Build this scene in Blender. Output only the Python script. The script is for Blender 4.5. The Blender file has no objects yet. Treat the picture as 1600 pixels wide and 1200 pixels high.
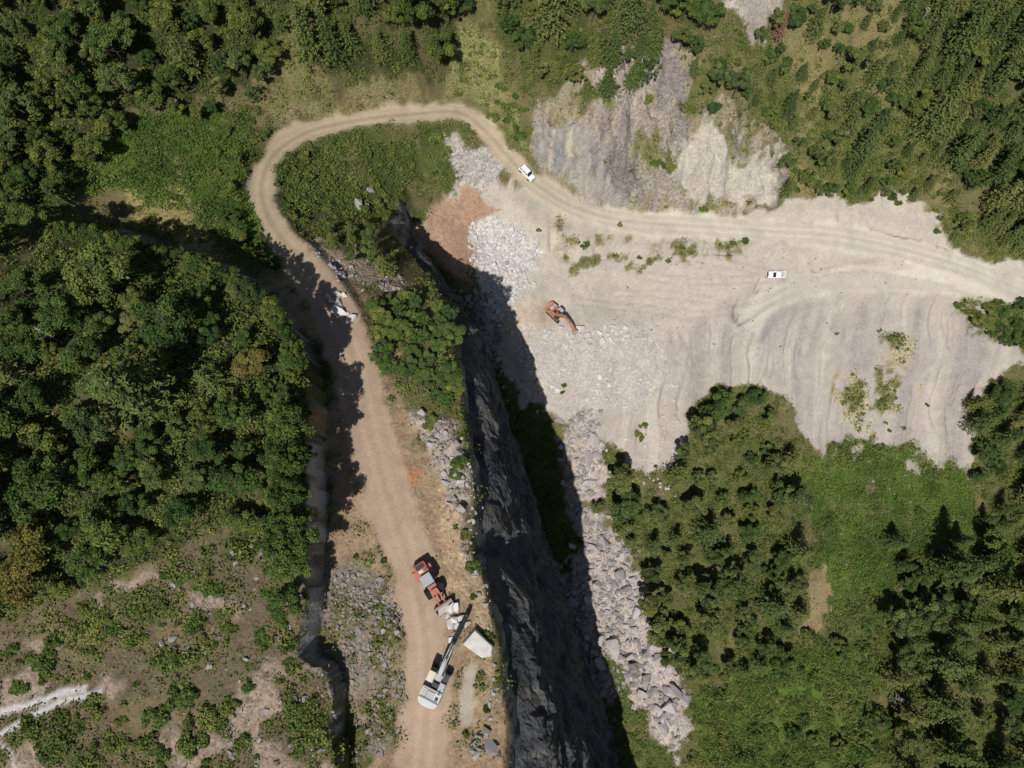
import bpy, bmesh, math, random
import numpy as np
from mathutils import Vector, Matrix
random.seed(7); RNG = np.random.default_rng(11)
scene = bpy.context.scene
COL = scene.collection

# ------------------------------------------------------------------ camera, sky, sun, exposure
CAM_Z = 230.0; TILT = math.radians(18.0); FPX = 1067.0
cam_d = bpy.data.cameras.new('camera'); cam = bpy.data.objects.new('camera', cam_d); COL.objects.link(cam)
cam.location = (0, 0, CAM_Z); cam.rotation_euler = (TILT, 0, 0)
cam_d.sensor_width = 36.0; cam_d.lens = 24.0; cam_d.clip_start = 1.0; cam_d.clip_end = 5000.0
scene.camera = cam
SUN_EL = math.radians(55.0); SUN_AZ = math.radians(196.0)      # azimuth clockwise from +Y
world = bpy.data.worlds.new('World'); scene.world = world; world.use_nodes = True
wn = world.node_tree; bg = wn.nodes['Background']
sky = wn.nodes.new('ShaderNodeTexSky'); sky.sky_type = 'NISHITA'; sky.sun_disc = False
sky.sun_elevation = SUN_EL; sky.sun_rotation = SUN_AZ
wn.links.new(sky.outputs['Color'], bg.inputs['Color']); bg.inputs['Strength'].default_value = 0.05
sd = bpy.data.lights.new('sun', 'SUN'); sd.energy = 4.4; sd.angle = math.radians(0.5); sd.color = (1.0, 0.97, 0.93)
sun = bpy.data.objects.new('sun', sd); COL.objects.link(sun); sun.location = (-60, -150, 400)
sv = Vector((math.sin(SUN_AZ)*math.cos(SUN_EL), math.cos(SUN_AZ)*math.cos(SUN_EL), math.sin(SUN_EL)))
sun.rotation_euler = (-sv).to_track_quat('-Z', 'Y').to_euler()
scene.view_settings.view_transform = 'Standard'; scene.view_settings.look = 'None'
scene.view_settings.exposure = 0.0; scene.view_settings.gamma = 1.0
scene.render.engine = 'CYCLES'

# ------------------------------------------------------------------ helpers: rays, noise, distances
CT, ST = math.cos(TILT), math.sin(TILT)
def ray(u, v):
    x = (np.asarray(u, float)-800)/FPX; y = (600-np.asarray(v, float))/FPX
    return x, y*CT+ST, y*ST-CT
def at_drop(pts):                                              # survey points (u, v, metres below the drone) -> x, y, z
    p = np.array(pts, float); x, y, z = ray(p[:, 0], p[:, 1]); d = p[:, 2]/(-z)
    return np.stack([x*d, y*d, CAM_Z-p[:, 2]], 1)
def _hash(ix, iy, seed):
    n = (ix.astype(np.int64)*374761393 + iy.astype(np.int64)*668265263 + seed*1442695041) & 0xffffffff
    n = ((n ^ (n >> 13))*1274126177) & 0xffffffff
    n = (n ^ (n >> 16)) & 0xffffffff
    return n/4294967295.0
def vnoise(x, y, seed=0):
    ix = np.floor(x); iy = np.floor(y); fx = x-ix; fy = y-iy
    fx = fx*fx*(3-2*fx); fy = fy*fy*(3-2*fy)
    a = _hash(ix, iy, seed); b = _hash(ix+1, iy, seed); c = _hash(ix, iy+1, seed); d = _hash(ix+1, iy+1, seed)
    return (a*(1-fx)+b*fx)*(1-fy)+(c*(1-fx)+d*fx)*fy
def fbm(x, y, s, octv=4, seed=0):                              # about -1..1, s = size of the largest lumps
    r = 0; amp = 1; tot = 0; f = 1.0/s
    for k in range(octv):
        r = r+amp*(vnoise(x*f+17.3*k, y*f-9.1*k, seed+k)*2-1); tot += amp; amp *= .52; f *= 2.03
    return r/tot*1.6
def smooth(a, b, x):
    t = np.clip((x-a)/(b-a), 0, 1); return t*t*(3-2*t)
def dist_poly(x, y, P, closed=False):                          # distance to polyline, and arc length and index of nearest point
    P = np.asarray(P)[:, :2]; n = len(P); best = np.full(x.shape, 1e9); arc = np.zeros(x.shape); s0 = 0
    for i in range(n if closed else n-1):
        a = P[i]; b = P[(i+1) % n]; e = b-a; L = math.hypot(*e)
        if L < 1e-6: continue
        t = np.clip(((x-a[0])*e[0]+(y-a[1])*e[1])/(L*L), 0, 1)
        d = np.hypot(x-a[0]-t*e[0], y-a[1]-t*e[1]); m = d < best
        best = np.where(m, d, best); arc = np.where(m, s0+t*L, arc); s0 += L
    return best, arc
def inside(x, y, P):
    P = np.asarray(P)[:, :2]; r = np.zeros(x.shape, bool); n = len(P)
    for i in range(n):
        x1, y1 = P[i]; x2, y2 = P[(i+1) % n]
        if y1 == y2: continue
        c = ((y1 > y) != (y2 > y)) & (x < (x2-x1)*(y-y1)/(y2-y1)+x1); r ^= c
    return r
def sdist(x, y, P):                                            # signed distance, positive inside
    d, _ = dist_poly(x, y, P, True); return np.where(inside(x, y, P), d, -d)
class TPS:
    def __init__(s, P, lam=.02):
        s.P = P[:, :2]/100; n = len(P)
        r2 = ((s.P[:, None]-s.P[None])**2).sum(-1); K = .5*r2*np.log(r2+1e-12)+lam*1e-1*np.eye(n)*.1
        A = np.zeros((n+3, n+3)); A[:n, :n] = K; A[:n, n] = 1; A[:n, n+1:] = s.P; A[n:, :n] = A[:n, n:].T
        s.w = np.linalg.solve(A, np.concatenate([P[:, 2], np.zeros(3)]))
    def __call__(s, x, y):
        x = x/100; y = y/100; n = len(s.P); r = s.w[n]+s.w[n+1]*x+s.w[n+2]*y
        for i in range(n):
            r2 = (x-s.P[i, 0])**2+(y-s.P[i, 1])**2; r = r+s.w[i]*.5*r2*np.log(r2+1e-12)
        return r

# ------------------------------------------------------------------ the survey: three sheets of ground joined by two cliffs
HT = [(525,1700,117),(532,1300,116),(528,1200,114.5),(522,1100,113.6),(508,1045,113),(468,1035,112),(468,1000,111),(476,940,109.5),(480,850,108),(482,750,107.5),(484,650,107.5),(478,570,108),(440,500,108.5),(380,450,109),(300,415,110.5),(200,385,112),(100,365,113),(0,350,113.5),(-150,330,114),(-400,300,114)]
HB = [(545,1700,124),(548,1300,122),(544,1200,121),(540,1100,119.5),(530,1040,118.5),(505,1030,118.2),(498,1000,117.8),(506,930,117.2),(514,850,116.8),(514,750,116.8),(509,650,117),(497,570,118.5),(460,490,121),(395,430,124.5),(310,385,126.5),(210,345,127),(110,315,124),(0,305,119),(-150,290,116.5),(-400,260,116)]
WT = [(780,1700,118),(786,1400,118),(790,1300,118),(788,1200,118),(786,1120,118),(780,1050,117.5),(775,970,117.2),(760,920,117),(735,860,117),(744,800,117),(735,720,117.3),(722,650,118),(716,560,120.5),(700,470,129),(640,400,140),(600,350,144),(640,295,151),(700,285,154.5),(790,300,156),(880,322,160),(980,350,165.5),(1100,360,168.2),(1200,368,169.6),(1350,385,171.6),(1500,420,174.5),(1600,470,176.5),(1750,540,181),(1950,620,184)]
WB = [(1100,1700,245),(1010,1300,230),(960,1200,225),(920,1080,220),(880,970,215),(850,880,210),(830,810,206),(800,720,201),(770,620,187),(730,540,176.5),(690,465,167.5),(650,400,162.5),(645,340,158.5),(700,315,158),(790,320,159),(880,340,162.5),(980,362,167),(1100,372,169.4),(1200,380,170.8),(1350,398,172.8),(1500,432,175.5),(1600,482,177.5),(1750,552,182),(1950,632,185)]
HILL = [(250,600,101),(100,550,101),(0,450,105),(0,700,99),(250,750,102),(100,800,102),(350,850,106),(380,650,104),(200,950,108),(400,980,110),(50,1000,109),(300,1100,113),(150,1150,113.5),(0,1190,114),(440,1100,113),(-300,600,97),(-300,900,103),(-300,1300,116),(300,1500,118)]
ROADZ = [(655,1700,120),(658,1300,118.5),(660,1190,118),(668,1060,117),(652,920,116.5),(607,780,116.4),(578,680,116.9),(552,560,119),(515,475,122),(472,410,125.2),(430,360,128.8),(408,305,132),(424,247,135.5),(480,207,139),(560,188,141.6),(640,179,143.8),(715,176,146),(755,202,148.2),(800,252,151),(840,290,154),(900,325,159.8),(980,346,165),(1100,355,167.8),(1200,362,169.3),(1300,368,170.5),(1400,388,171.9),(1500,416,174),(1600,458,176),(1750,530,180),(1950,610,184)]
MID = [(505,800,116.8),(600,950,117),(575,1100,120),(720,700,117),(700,600,118),(690,520,122.5),(640,450,130),(600,380,138),(560,335,141),(740,900,117),(765,1000,117),
 (440,420,125.5),(350,380,126.5),(250,310,127.5),(150,260,126),(50,200,124),(300,200,130),(200,100,123),(60,50,115),(350,120,129),(480,130,133),(420,30,125),(600,100,134),(600,20,125),(0,300,118),(130,330,127),(370,260,131),(400,180,134),
 (560,250,143.5),(620,270,149),(650,230,149),(700,245,151),(760,270,153),(500,300,139),(560,310,143),(450,290,135),
 (720,90,139),(700,10,131),(820,170,146),(870,100,138),(880,20,129),(850,262,152),(960,315,161.5),(1000,200,149),(1000,110,140),(1100,150,144),(1100,50,134),(1150,10,129),(1100,318,165.5),(1200,305,166),(1200,200,156),(1200,100,145),(1300,295,165.5),(1300,150,151),(1300,20,137),(1450,325,169),(1450,180,155),(1450,50,142),(1520,398,173),(1600,425,175),(1590,250,160),(1590,100,146),
 (800,-250,107),(300,-250,103),(1300,-250,114),(1800,-200,124),(-250,-100,98),(-300,200,108),(1800,200,158),(1850,480,178)]
LOW = [(850,365,165),(940,400,169.5),(1000,385,169),(1080,410,172),(1210,428,174),(1400,430,175),(1560,462,177),(960,460,174.5),(1080,470,175.5),(880,490,172.5),(800,420,166.5),(760,380,164.5),(700,400,161),(690,440,165),(800,520,172),(900,530,174.5),(1000,530,176.5),(1150,510,177),(1280,450,176),(1400,446,176),(1560,490,179),
 (1300,600,192),(1200,550,184),(1450,600,191),(1590,560,187),(1350,720,204),(1500,720,202),(1250,700,200),(1100,600,187),(1000,600,184.5),(900,590,182),(820,590,181),(812,640,189.5),(860,680,195),(950,680,194.5),(1050,680,193.5),(900,740,200),(1000,760,199.5),(1100,700,194),(1180,700,197),(1120,800,201),(1200,900,206),(1350,850,209),(1500,850,207),(1590,800,204),
 (860,780,206),(920,850,207),(1000,900,207.5),(900,950,213.5),(1000,1050,214),(1080,1100,213),(960,1100,219.5),(1050,1180,219.5),(1200,1100,213),(1350,1050,213),(1500,1000,208),(1590,1050,205),(1400,1190,214),(1250,1190,216),(785,560,178),(840,720,201),(860,860,208.5),(880,980,215),(930,1120,221),
 (1200,1400,222),(1500,1400,214),(1800,1200,204),(1800,900,200),(1800,700,193)]
ht, hb, wt, wb = at_drop(HT), at_drop(HB), at_drop(WT), at_drop(WB); road = at_drop(ROADZ)
hill_f = TPS(np.concatenate([ht, at_drop(HILL)])); mid_f = TPS(np.concatenate([hb[::2], wt, at_drop(MID), road]))
low_f = TPS(np.concatenate([wb, at_drop(LOW)]))
FAR = 2000.0
poly_hill = np.concatenate([ht[:, :2], [[-FAR, ht[-1, 1]], [-FAR, -FAR], [ht[0, 0], -FAR]]])
poly_hill_out = np.concatenate([hb[:, :2], [[-FAR, hb[-1, 1]], [-FAR, FAR], [FAR, FAR], [FAR, -FAR], [hb[0, 0], -FAR]]])
poly_low = np.concatenate([wb[:, :2], [[FAR, wb[-1, 1]], [FAR, -FAR], [wb[0, 0], -FAR]]])
poly_mid = np.concatenate([wt[:, :2], [[FAR, wt[-1, 1]], [FAR, FAR], [-FAR, FAR], [-FAR, -FAR], [wt[0, 0], -FAR]]])
def axis(a, b, step, ext):
    m = list(np.arange(a, b+1e-6, step)); s = step; lo = a; hi = m[-1]; L = []; R = []
    while lo > -ext: s *= 1.16; lo -= s; L.append(lo)
    s = step
    while hi < ext: s *= 1.16; hi += s; R.append(hi)
    return np.array(L[::-1]+m+R)
XS = axis(-124, 160, .56, 900); YS = axis(-58, 166, .56, 900)
GX, GY = np.meshgrid(XS, YS)
CX = np.clip(GX, -135, 172); CY = np.clip(GY, -66, 178); OUT = np.hypot(GX-CX, GY-CY)
def ramp_blend(x, y, top, bot, p_up, p_dn, jag, seed):         # 1 on the upper sheet, 0 on the lower, ragged in between
    dt, s = dist_poly(x, y, top); db, _ = dist_poly(x, y, bot)
    up = inside(x, y, p_up); dn = inside(x, y, p_dn) & ~up
    t = db/(db+dt+1e-6); t = np.where(up, 1, np.where(dn, 0, t))
    return t, dt, db, s, up, dn
zh = hill_f(CX, CY); zm = mid_f(CX, CY); zl = low_f(CX, CY)
wx = CX+fbm(CX, CY, 9, 3, 40)*.9; wy = CY+fbm(CX, CY, 9, 3, 50)*.9
tW, dWt, dWb, sW, upW, dnW = ramp_blend(wx, wy, wt, wb, poly_mid, poly_low, 1, 3)
tH, dHt, dHb, sH, upH, dnH = ramp_blend(wx, wy, ht, hb, poly_hill, poly_hill_out, 1, 5)
wallband = (tW > .02) & (tW < .98) & (zm-zl > 8)
flute = fbm(CY*1.0+CX*.5, zm*0+3, 5.5, 4, 60)*.10
tW2 = np.clip(tW+flute*smooth(0, .2, tW)*smooth(1, .8, tW), 0, 1)
wk = smooth(0, .12, tW)*smooth(1, .88, tW)
a_ = sW*.9+tW*26; b_ = tW*60-sW*.35                               # slanting beds and joints on the wall
tW2 = np.clip(tW2+wk*(fbm(a_, b_, 9, 3, 63)*.022+np.abs(fbm(a_*1.0, b_*.25, 6, 3, 64))*.035-.015), 0, 1)
Z = zl+(zm-zl)*tW2
Z = Z+(zh-Z)*smooth(0, 1, tH)
Z0 = Z.copy()

# benched roads: level across, smooth along
def catmull(P, n=8):
    P = np.asarray(P, float); out = []
    for i in range(len(P)-1):
        p0 = P[max(i-1, 0)]; p1 = P[i]; p2 = P[i+1]; p3 = P[min(i+2, len(P)-1)]
        for k in range(n):
            t = k/n; out.append(.5*((2*p1)+(-p0+p2)*t+(2*p0-5*p1+4*p2-p3)*t*t+(-p0+3*p1-3*p2+p3)*t**3))
    out.append(P[-1]); return np.array(out)
roadc = catmull(road)
ROAD2 = [(1175,500,177.3),(1200,470,176),(1260,446,175.5),(1350,437,175.3),(1450,440,175.8),(1540,452,176.3),(1600,462,176.6),(1750,535,180.5)]
road2c = catmull(at_drop(ROAD2))
def road_field(c):
    d, s = dist_poly(GX, GY, c); L = np.concatenate([[0], np.cumsum(np.hypot(*(np.diff(c[:, :2], axis=0).T)))])
    return d, s, np.interp(s, L, c[:, 2]), L
rd, rs, rz, RL = road_field(roadc); rd2, rs2, rz2, RL2 = road_field(road2c)
iL = RL[::8]
hwid = np.interp(rs, iL, [3.6]*9+[3.0]+[2.6]*9+[3]*2+[3.6]*(len(iL)-21))
hw2 = np.full(rs2.shape, 3.4)
for d_, z_, w_, f_ in ((rd2, rz2, hw2, 3.0), (rd, rz, hwid, 2.6)):
    k = 1-smooth(w_*.85, w_+f_, d_); Z = Z+(z_-Z)*k*np.where(OUT > 0, .0, 1)
roadmask = np.maximum(1-smooth(-.4, .7, rd-hwid+fbm(GX, GY, 5, 4, 70)*1.3), 0)
roadmask2 = (1-smooth(-.8, .9, rd2-hw2+fbm(GX, GY, 4, 3, 71)*.9))*.8

# ------------------------------------------------------------------ draping outlines onto the ground
class Height:
    def __init__(s, Z): s.Z = Z
    def __call__(s, x, y):
        x = np.clip(np.asarray(x, float), XS[0], XS[-1]-1e-3); y = np.clip(np.asarray(y, float), YS[0], YS[-1]-1e-3)
        i = np.clip(np.searchsorted(XS, x, 'right')-1, 0, len(XS)-2); j = np.clip(np.searchsorted(YS, y, 'right')-1, 0, len(YS)-2)
        fx = (x-XS[i])/(XS[i+1]-XS[i]); fy = (y-YS[j])/(YS[j+1]-YS[j]); Z = s.Z
        return (Z[j, i]*(1-fx)+Z[j, i+1]*fx)*(1-fy)+(Z[j+1, i]*(1-fx)+Z[j+1, i+1]*fx)*fy
H = Height(Z)
def drape(P, lift=0.0):                                        # photo outline -> points on the ground
    P = np.asarray(P, float); dx, dy, dz = ray(P[:, 0], P[:, 1]); n = len(P); lift = np.broadcast_to(np.asarray(lift, float), (n,))
    t = np.full(n, 70.0); done = np.zeros(n, bool); hit = np.full(n, 260.0)
    while t[0] < 300:
        g = CAM_Z+dz*t-(H(dx*t, dy*t)+lift); m = (g < 0) & ~done; hit[m] = t[m]; done |= m; t += .6
        if done.all(): break
    lo = hit-.6; hi = hit.copy()
    for _ in range(8):
        md = (lo+hi)/2; g = CAM_Z+dz*md-(H(dx*md, dy*md)+lift); lo = np.where(g > 0, md, lo); hi = np.where(g > 0, hi, md)
    x = dx*hi; y = dy*hi
    return np.stack([x, y, H(x, y)], 1)
def dense(P, n=5):
    P = np.asarray(P, float); Q = np.roll(P, -1, 0); t = np.arange(n)/n
    return (P[:, None]*(1-t[None, :, None])+Q[:, None]*t[None, :, None]).reshape(-1, 2)
# ------------------------------------------------------------------ kinds of ground
def S(r, g, b, k=1.32):                                        # colour of the material itself, from its sunlit look
    f = lambda c: ((c/255+.055)/1.055)**2.4 if c > 10 else c/255/12.92
    return np.array([f(r), f(g), f(b)])/k
DENSE = (GX > -128) & (GX < 165) & (GY > -62) & (GY < 170)
n1 = fbm(GX, GY, 14, 5, 1); n2 = fbm(GX, GY, 4, 4, 2); n3 = fbm(GX, GY, 1.6, 3, 3); n4 = fbm(GX, GY, 30, 3, 4)
WX = GX+fbm(GX, GY, 9, 6, 10)*3.4; WY = GY+fbm(GX, GY, 9, 6, 20)*3.4
def zone(P, feather=1.2, line=False, width=1.0):
    m = np.zeros(GX.shape); sel = DENSE
    if line:
        W = catmull(drape(P)); d, _ = dist_poly(GX[sel]+n3[sel]*.25, GY[sel]+n2[sel]*.3, W); m[sel] = 1-smooth(width-feather, width+feather, d)
    else:
        W = drape(dense(P)); m[sel] = smooth(-feather*.45, feather*.45, sdist(WX[sel], WY[sel], W)+n3[sel]*.7*min(feather, 1.6))
    return m
Cc = np.empty(GX.shape+(3,)); Cc[:] = S(116, 108, 74)
RUB = np.full(GX.shape, .25); VEG = np.full(GX.shape, .6); DRY = np.full(GX.shape, .45)
def paint(m, c, rub=None, veg=None, dry=None):
    global Cc, RUB, VEG, DRY
    Cc = Cc*(1-m[..., None])+np.asarray(c)*m[..., None]
    if rub is not None: RUB = RUB*(1-m)+rub*m
    if veg is not None: VEG = VEG*(1-m)+veg*m
    if dry is not None: DRY = DRY*(1-m)+dry*m
# vegetation floors
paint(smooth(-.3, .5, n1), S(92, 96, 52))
F_HILL = [(-60,370),(110,375),(250,405),(330,415),(420,470),(478,560),(484,720),(470,860),(400,860),(320,790),(290,870),(130,910),(0,960),(-60,960)]
F_TOPL = [(-60,-60),(450,-60),(430,50),(395,140),(330,150),(290,170),(215,150),(150,200),(110,270),(90,300),(-60,400)]
F_TOPM = [(450,-60),(735,-60),(715,60),(690,105),(640,130),(520,140),(480,90)]
F_TOPR = [(770,-60),(1140,-60),(1095,70),(1020,120),(890,135),(830,115),(790,70)]
F_SPR = [(1420,-60),(1660,-60),(1660,395),(1560,350),(1490,250),(1440,150)]
F_SLOPE = [(1090,90),(1240,20),(1260,-60),(1430,-60),(1440,150),(1530,380),(1600,420),(1540,400),(1470,320),(1400,300),(1215,302),(1240,220),(1180,165),(1060,190)]
F_MOUND = [(1110,595),(1180,600),(1235,690),(1262,800),(1270,950),(1230,1050),(1090,1080),(1010,990),(990,860),(935,790),(945,730),(1040,780),(1078,655)]
F_LOWR = [(1290,960),(1400,880),(1470,830),(1540,840),(1660,880),(1660,1260),(1380,1260),(1350,1120)]
F_EDGE = [(1520,610),(1660,590),(1660,900),(1550,850),(1530,720)]
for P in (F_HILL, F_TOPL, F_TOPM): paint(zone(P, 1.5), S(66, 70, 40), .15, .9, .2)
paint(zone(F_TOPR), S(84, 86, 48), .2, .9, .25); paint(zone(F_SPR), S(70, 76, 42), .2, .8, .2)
paint(zone(F_SLOPE, 2), S(104, 106, 62), .2, 1.0, .2); paint(zone(F_SLOPE, 2)*smooth(.1, .5, fbm(GX, GY, 10, 4, 36)), S(136, 128, 86), .3, .6, .6)
M_LEFT = [(95,290),(120,215),(230,160),(300,185),(400,180),(395,290),(440,400),(450,430),(380,420),(310,340),(200,295),(120,300)]
m_mead = zone(M_LEFT, 2); paint(m_mead, S(92, 114, 48), .15, 1.0, .15)
paint(zone([(195,290),(270,290),(335,330),(370,410),(300,400),(230,350)], 2), S(158, 146, 92), .2, .7, .9)
paint(zone([(440,60),(500,40),(510,100),(470,160),(380,230),(360,190),(400,150)], 2)*.7, S(128, 122, 78), .4, .7, .6)
paint(zone([(420,180),(500,140),(600,140),(700,150),(620,172),(520,185),(440,210)], 1.5), S(140, 132, 92), .7, .6, .6)
paint(zone([(700,70),(760,60),(800,100),(810,200),(830,240),(770,190),(740,150),(690,140)], 1.5), S(138, 138, 88), .6, .7, .5)
LOOP = [(432,330),(430,270),(470,230),(560,205),(660,195),(730,200),(700,240),(700,285),(650,310),(600,345),(520,330),(460,350)]
paint(zone(LOOP, 1.5), S(86, 96, 52), .3, 1.0, .3)
paint(zone([(690,230),(750,225),(790,262),(780,300),(710,290)], 1), S(184, 176, 168), 1.0, .2, .4)
# lower left scrub
SCRUB = [(0,965),(130,915),(290,880),(320,800),(400,870),(470,870),(480,1000),(530,1040),(545,1260),(-60,1260),(-60,965)]
paint(zone(SCRUB, 2), S(110, 98, 78), .6, .85, .6)
paint(zone(SCRUB, 2)*smooth(.0, .5, n2+n1*.6), S(82, 88, 48), .5, 1.0, .15)
paint(zone(SCRUB, 2)*smooth(.3, .65, fbm(GX, GY, 6, 4, 33)), S(156, 138, 122), .9, .2, .5)
# quarry
PIT = [(690,290),(760,285),(830,292),(950,335),(1060,345),(1180,322),(1250,300),(1400,303),(1465,335),(1510,395),(1600,430),(1750,490),(1750,530),(1640,545),(1570,580),(1525,620),(1525,755),(1420,735),(1290,725),(1240,660),(1190,600),(1110,600),(1072,660),(1055,740),(1000,735),(940,700),(870,655),(800,625),(765,520),(735,440),(720,400),(650,400),(635,330)]
m_pit = zone(PIT, 1.0); paint(m_pit, S(199, 189, 174), .22, .04, .5)
tipm = m_pit*smooth(.0, 6, -(GY-np.interp(GX, [0, 40, 60, 150], [60, 72, 84, 86])))*(GX > 15)
streak = fbm(GX*1.0+n1*1.2, GY*.07, 4.5, 4, 131)
paint(tipm, S(184, 174, 163)); paint(tipm*smooth(.2, .6, streak)*.8, S(202, 194, 180)); paint(tipm*smooth(.15, .6, -streak)*.7, S(166, 157, 150), .4); paint(m_pit*(1-tipm)*smooth(.1, .7, fbm(GX*.35, GY, 5, 4, 132))*.6, S(194, 184, 172))
FACE = [(1000,70),(1060,50),(1095,95),(1060,190),(1160,160),(1245,220),(1212,304),(1080,350),(940,335),(850,278),(825,220),(838,165),(900,130)]
m_face = zone(FACE, 1.2); paint(m_face, S(172, 161, 147), 1.0, .15, .6); paint(m_face*smooth(.1, .5, fbm(GX*.9, GY*.35, 5, 5, 38)), S(146, 137, 130), 1.0)
paint(m_face*smooth(.1, .6, n2+n4), S(160, 148, 122), .6, .5, .6)
m_slab = zone([(838,190),(900,185),(950,235),(985,310),(925,325),(870,270),(832,235)], .8)
paint(m_slab, S(170, 163, 152), .5, .05, .3); paint(m_slab*smooth(-.1, .35, fbm(GX*1.4, GY*.25, 4, 5, 133)), S(146, 141, 134)); paint(m_slab*smooth(.2, .6, fbm(GX*1.2, GY*.2, 4, 4, 134)), S(190, 180, 164))
paint(zone([(855,225),(895,200),(940,222),(925,262),(868,262)], 1.2)*.55*smooth(-.5, .3, fbm(GX*1.4, GY*.3, 4, 4, 135)), S(160, 161, 157), .15, .0, .3)
paint(zone([(884,200),(900,200),(900,250),(884,250)], .4), S(196, 186, 162), .3)
paint(zone([(1060,225),(1130,215),(1190,245),(1200,300),(1090,325),(1050,290)], 1.5), S(200, 191, 175), .5, .03)
paint(zone([(1180,0),(1230,0),(1230,30),(1170,50),(1140,10)], 1), S(190, 180, 166), .6, .1)
m_pile = zone([(645,305),(700,295),(765,308),(784,332),(758,352),(722,370),(742,405),(722,440),(690,432),(660,400),(635,350)], 1.0)
paint(m_pile, S(176, 145, 120), .5, .05, .5)
paint(zone([(805,455),(860,480),(860,520),(790,520),(785,470)], 3)*.6, S(200, 176, 150), .4)
m_rub = zone([(735,365),(800,350),(835,390),(825,450),(790,490),(765,470),(745,420)], 1.5); paint(m_rub, S(208, 202, 196), 1.0, 0)
m_rub2 = zone([(785,500),(830,510),(850,520),(985,508),(1050,545),(1060,600),(1000,640),(930,640),(870,650),(800,620)], 2); paint(m_rub2*.7, S(198, 188, 178), .6, 0)
paint(.35*zone([(868,350),(930,352),(1000,370),(1080,368),(1175,366),(1160,395),(1070,422),(1000,412),(900,420),(868,400)], 2)*smooth(-.2, .3, n2+n3*.4), S(158, 150, 122), .8, .6, .5)
paint(zone([(1290,590),(1330,590),(1380,540),(1420,520),(1430,600),(1400,690),(1330,680)], 4)*smooth(.15, .55, n2+n3*.5), S(182, 172, 138), .5, .5, .5)
paint(zone([(1255,720),(1310,690),(1400,700),(1520,740),(1545,880),(1420,900),(1290,980),(1270,850)], 3)*smooth(-.5, .1, n2), S(98, 116, 56), .3, 1.0, .2)
paint(zone([(1150,515),(1200,480),(1230,500),(1200,560)], 2)*.7, S(178, 170, 164), .3)
PATCH = [[(1025,370),(1085,372),(1090,395),(1060,420),(1035,415),(1025,395)], [(1115,368),(1165,366),(1178,380),(1160,395),(1120,398)], [(870,350),(920,352),(980,358),(975,370),(900,372)], [(890,395),(930,400),(990,400),(1010,410),(960,420),(900,420)],
         [(890,158),(950,155),(962,180),(910,186)], [(1010,228),(1055,238),(1052,276),(1012,270)], [(1160,160),(1200,200),(1243,230),(1215,242),(1170,210)], [(1125,175),(1160,210),(1202,240),(1190,262),(1148,238),(1110,205)], [(1085,318),(1120,312),(1122,340),(1090,345)], [(1445,330),(1475,325),(1490,370),(1465,375)], [(1480,470),(1520,470),(1530,500),(1500,500)],
         [(1380,515),(1410,520),(1415,545),(1385,540)], [(1325,615),(1350,612),(1350,640),(1325,640)], [(1370,590),(1400,590),(1400,640),(1372,640)]]
m_patch = np.zeros(GX.shape)
for P in PATCH: m_patch = np.maximum(m_patch, zone(P, 1.4))
m_patch = m_patch*smooth(-.55, .1, n3+n2*.6)
paint(m_patch, S(134, 128, 90), .6, .85, .5)
fr = np.exp(-((m_pit-.5)/.28)**2)*smooth(.0, .5, n2+n3*.5)*DENSE
paint(fr*.8, S(140, 132, 96), .6, .7, .5)
m_rgt = zone([(1525,480),(1570,466),(1680,480),(1680,555),(1590,542),(1535,515)], 1.5); paint(m_rgt, S(88, 104, 50), .2, 1.0, .1)
m_flat = zone([(1080,1050),(1290,980),(1390,1040),(1400,1260),(1100,1260)], 3)
m_mead = np.maximum(m_mead, zone([(1265,740),(1400,720),(1515,750),(1530,870),(1420,900),(1290,960),(1275,850)], 3))
# valley
paint(zone([(1080,1050),(1290,980),(1380,1050),(1360,1260),(1100,1260)], 3), S(96, 116, 52), .15, 1.0, .12)
paint(zone(F_LOWR, 3), S(92, 98, 54), .3, .9, .4); paint(zone(F_EDGE, 2), S(86, 92, 50), .2, .9, .3)
paint(zone(F_MOUND, 1.5), S(98, 100, 58), .4, .9, .45)
paint(zone([(1285,870),(1300,950),(1280,1010),(1255,1000),(1262,900)], 1), S(150, 136, 100), .4, .3, .9)
m_gul = zone([(790,625),(850,660),(880,760),(895,860),(940,1000),(1000,1100),(1060,1200),(1020,1300),(900,1200),(850,900),(800,740)], 2)
paint(m_gul, S(88, 98, 52), .5, .9, .3)
m_scr = zone([(880,650),(930,635),(940,700),(930,780),(900,800),(960,830),(1000,900),(1010,980),(1060,1030),(1080,1150),(1050,1190),(1000,1100),(940,1010),(895,940),(890,820),(890,740)], 1.5)
paint(m_scr, S(186, 174, 164), 1.0, .1)
m_scr2 = zone([(860,880),(900,930),(960,1080),(930,1100),(880,1000),(850,900)], 2); paint(m_scr2*.8, S(170, 160, 152), 1.0, .1)
# the ridge with the haul road
RIDGE = [(470,395),(520,420),(575,470),(600,560),(650,640),(720,690),(748,800),(742,870),(780,960),(792,1100),(795,1300),(560,1300),(640,1000),(560,880),(500,930),(512,650),(490,560),(400,440)]
paint(zone(RIDGE, 1), S(166, 142, 114), .5, .25, .7)
paint(zone(RIDGE, 1)*smooth(.1, .5, n2+.3*n1), S(142, 126, 96), .6, .5, .7)
m_rocky = zone([(640,640),(700,650),(738,720),(750,810),(735,870),(700,800),(660,700)], 1.2); paint(m_rocky*.8, S(186, 172, 158), 1.0, .3)
paint(zone([(690,770),(740,800),(770,920),(785,1010),(770,1080),(730,940),(700,860)], 1)*.7, S(188, 162, 128), .8, .15)
paint(zone([(625,735),(645,735),(645,762),(628,760)], .7)*.8, S(190, 132, 84), .4)
paint(zone([(720,1035),(738,1040),(740,1100),(712,1125),(705,1060)], .8), S(184, 172, 154), .1, 0)
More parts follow.
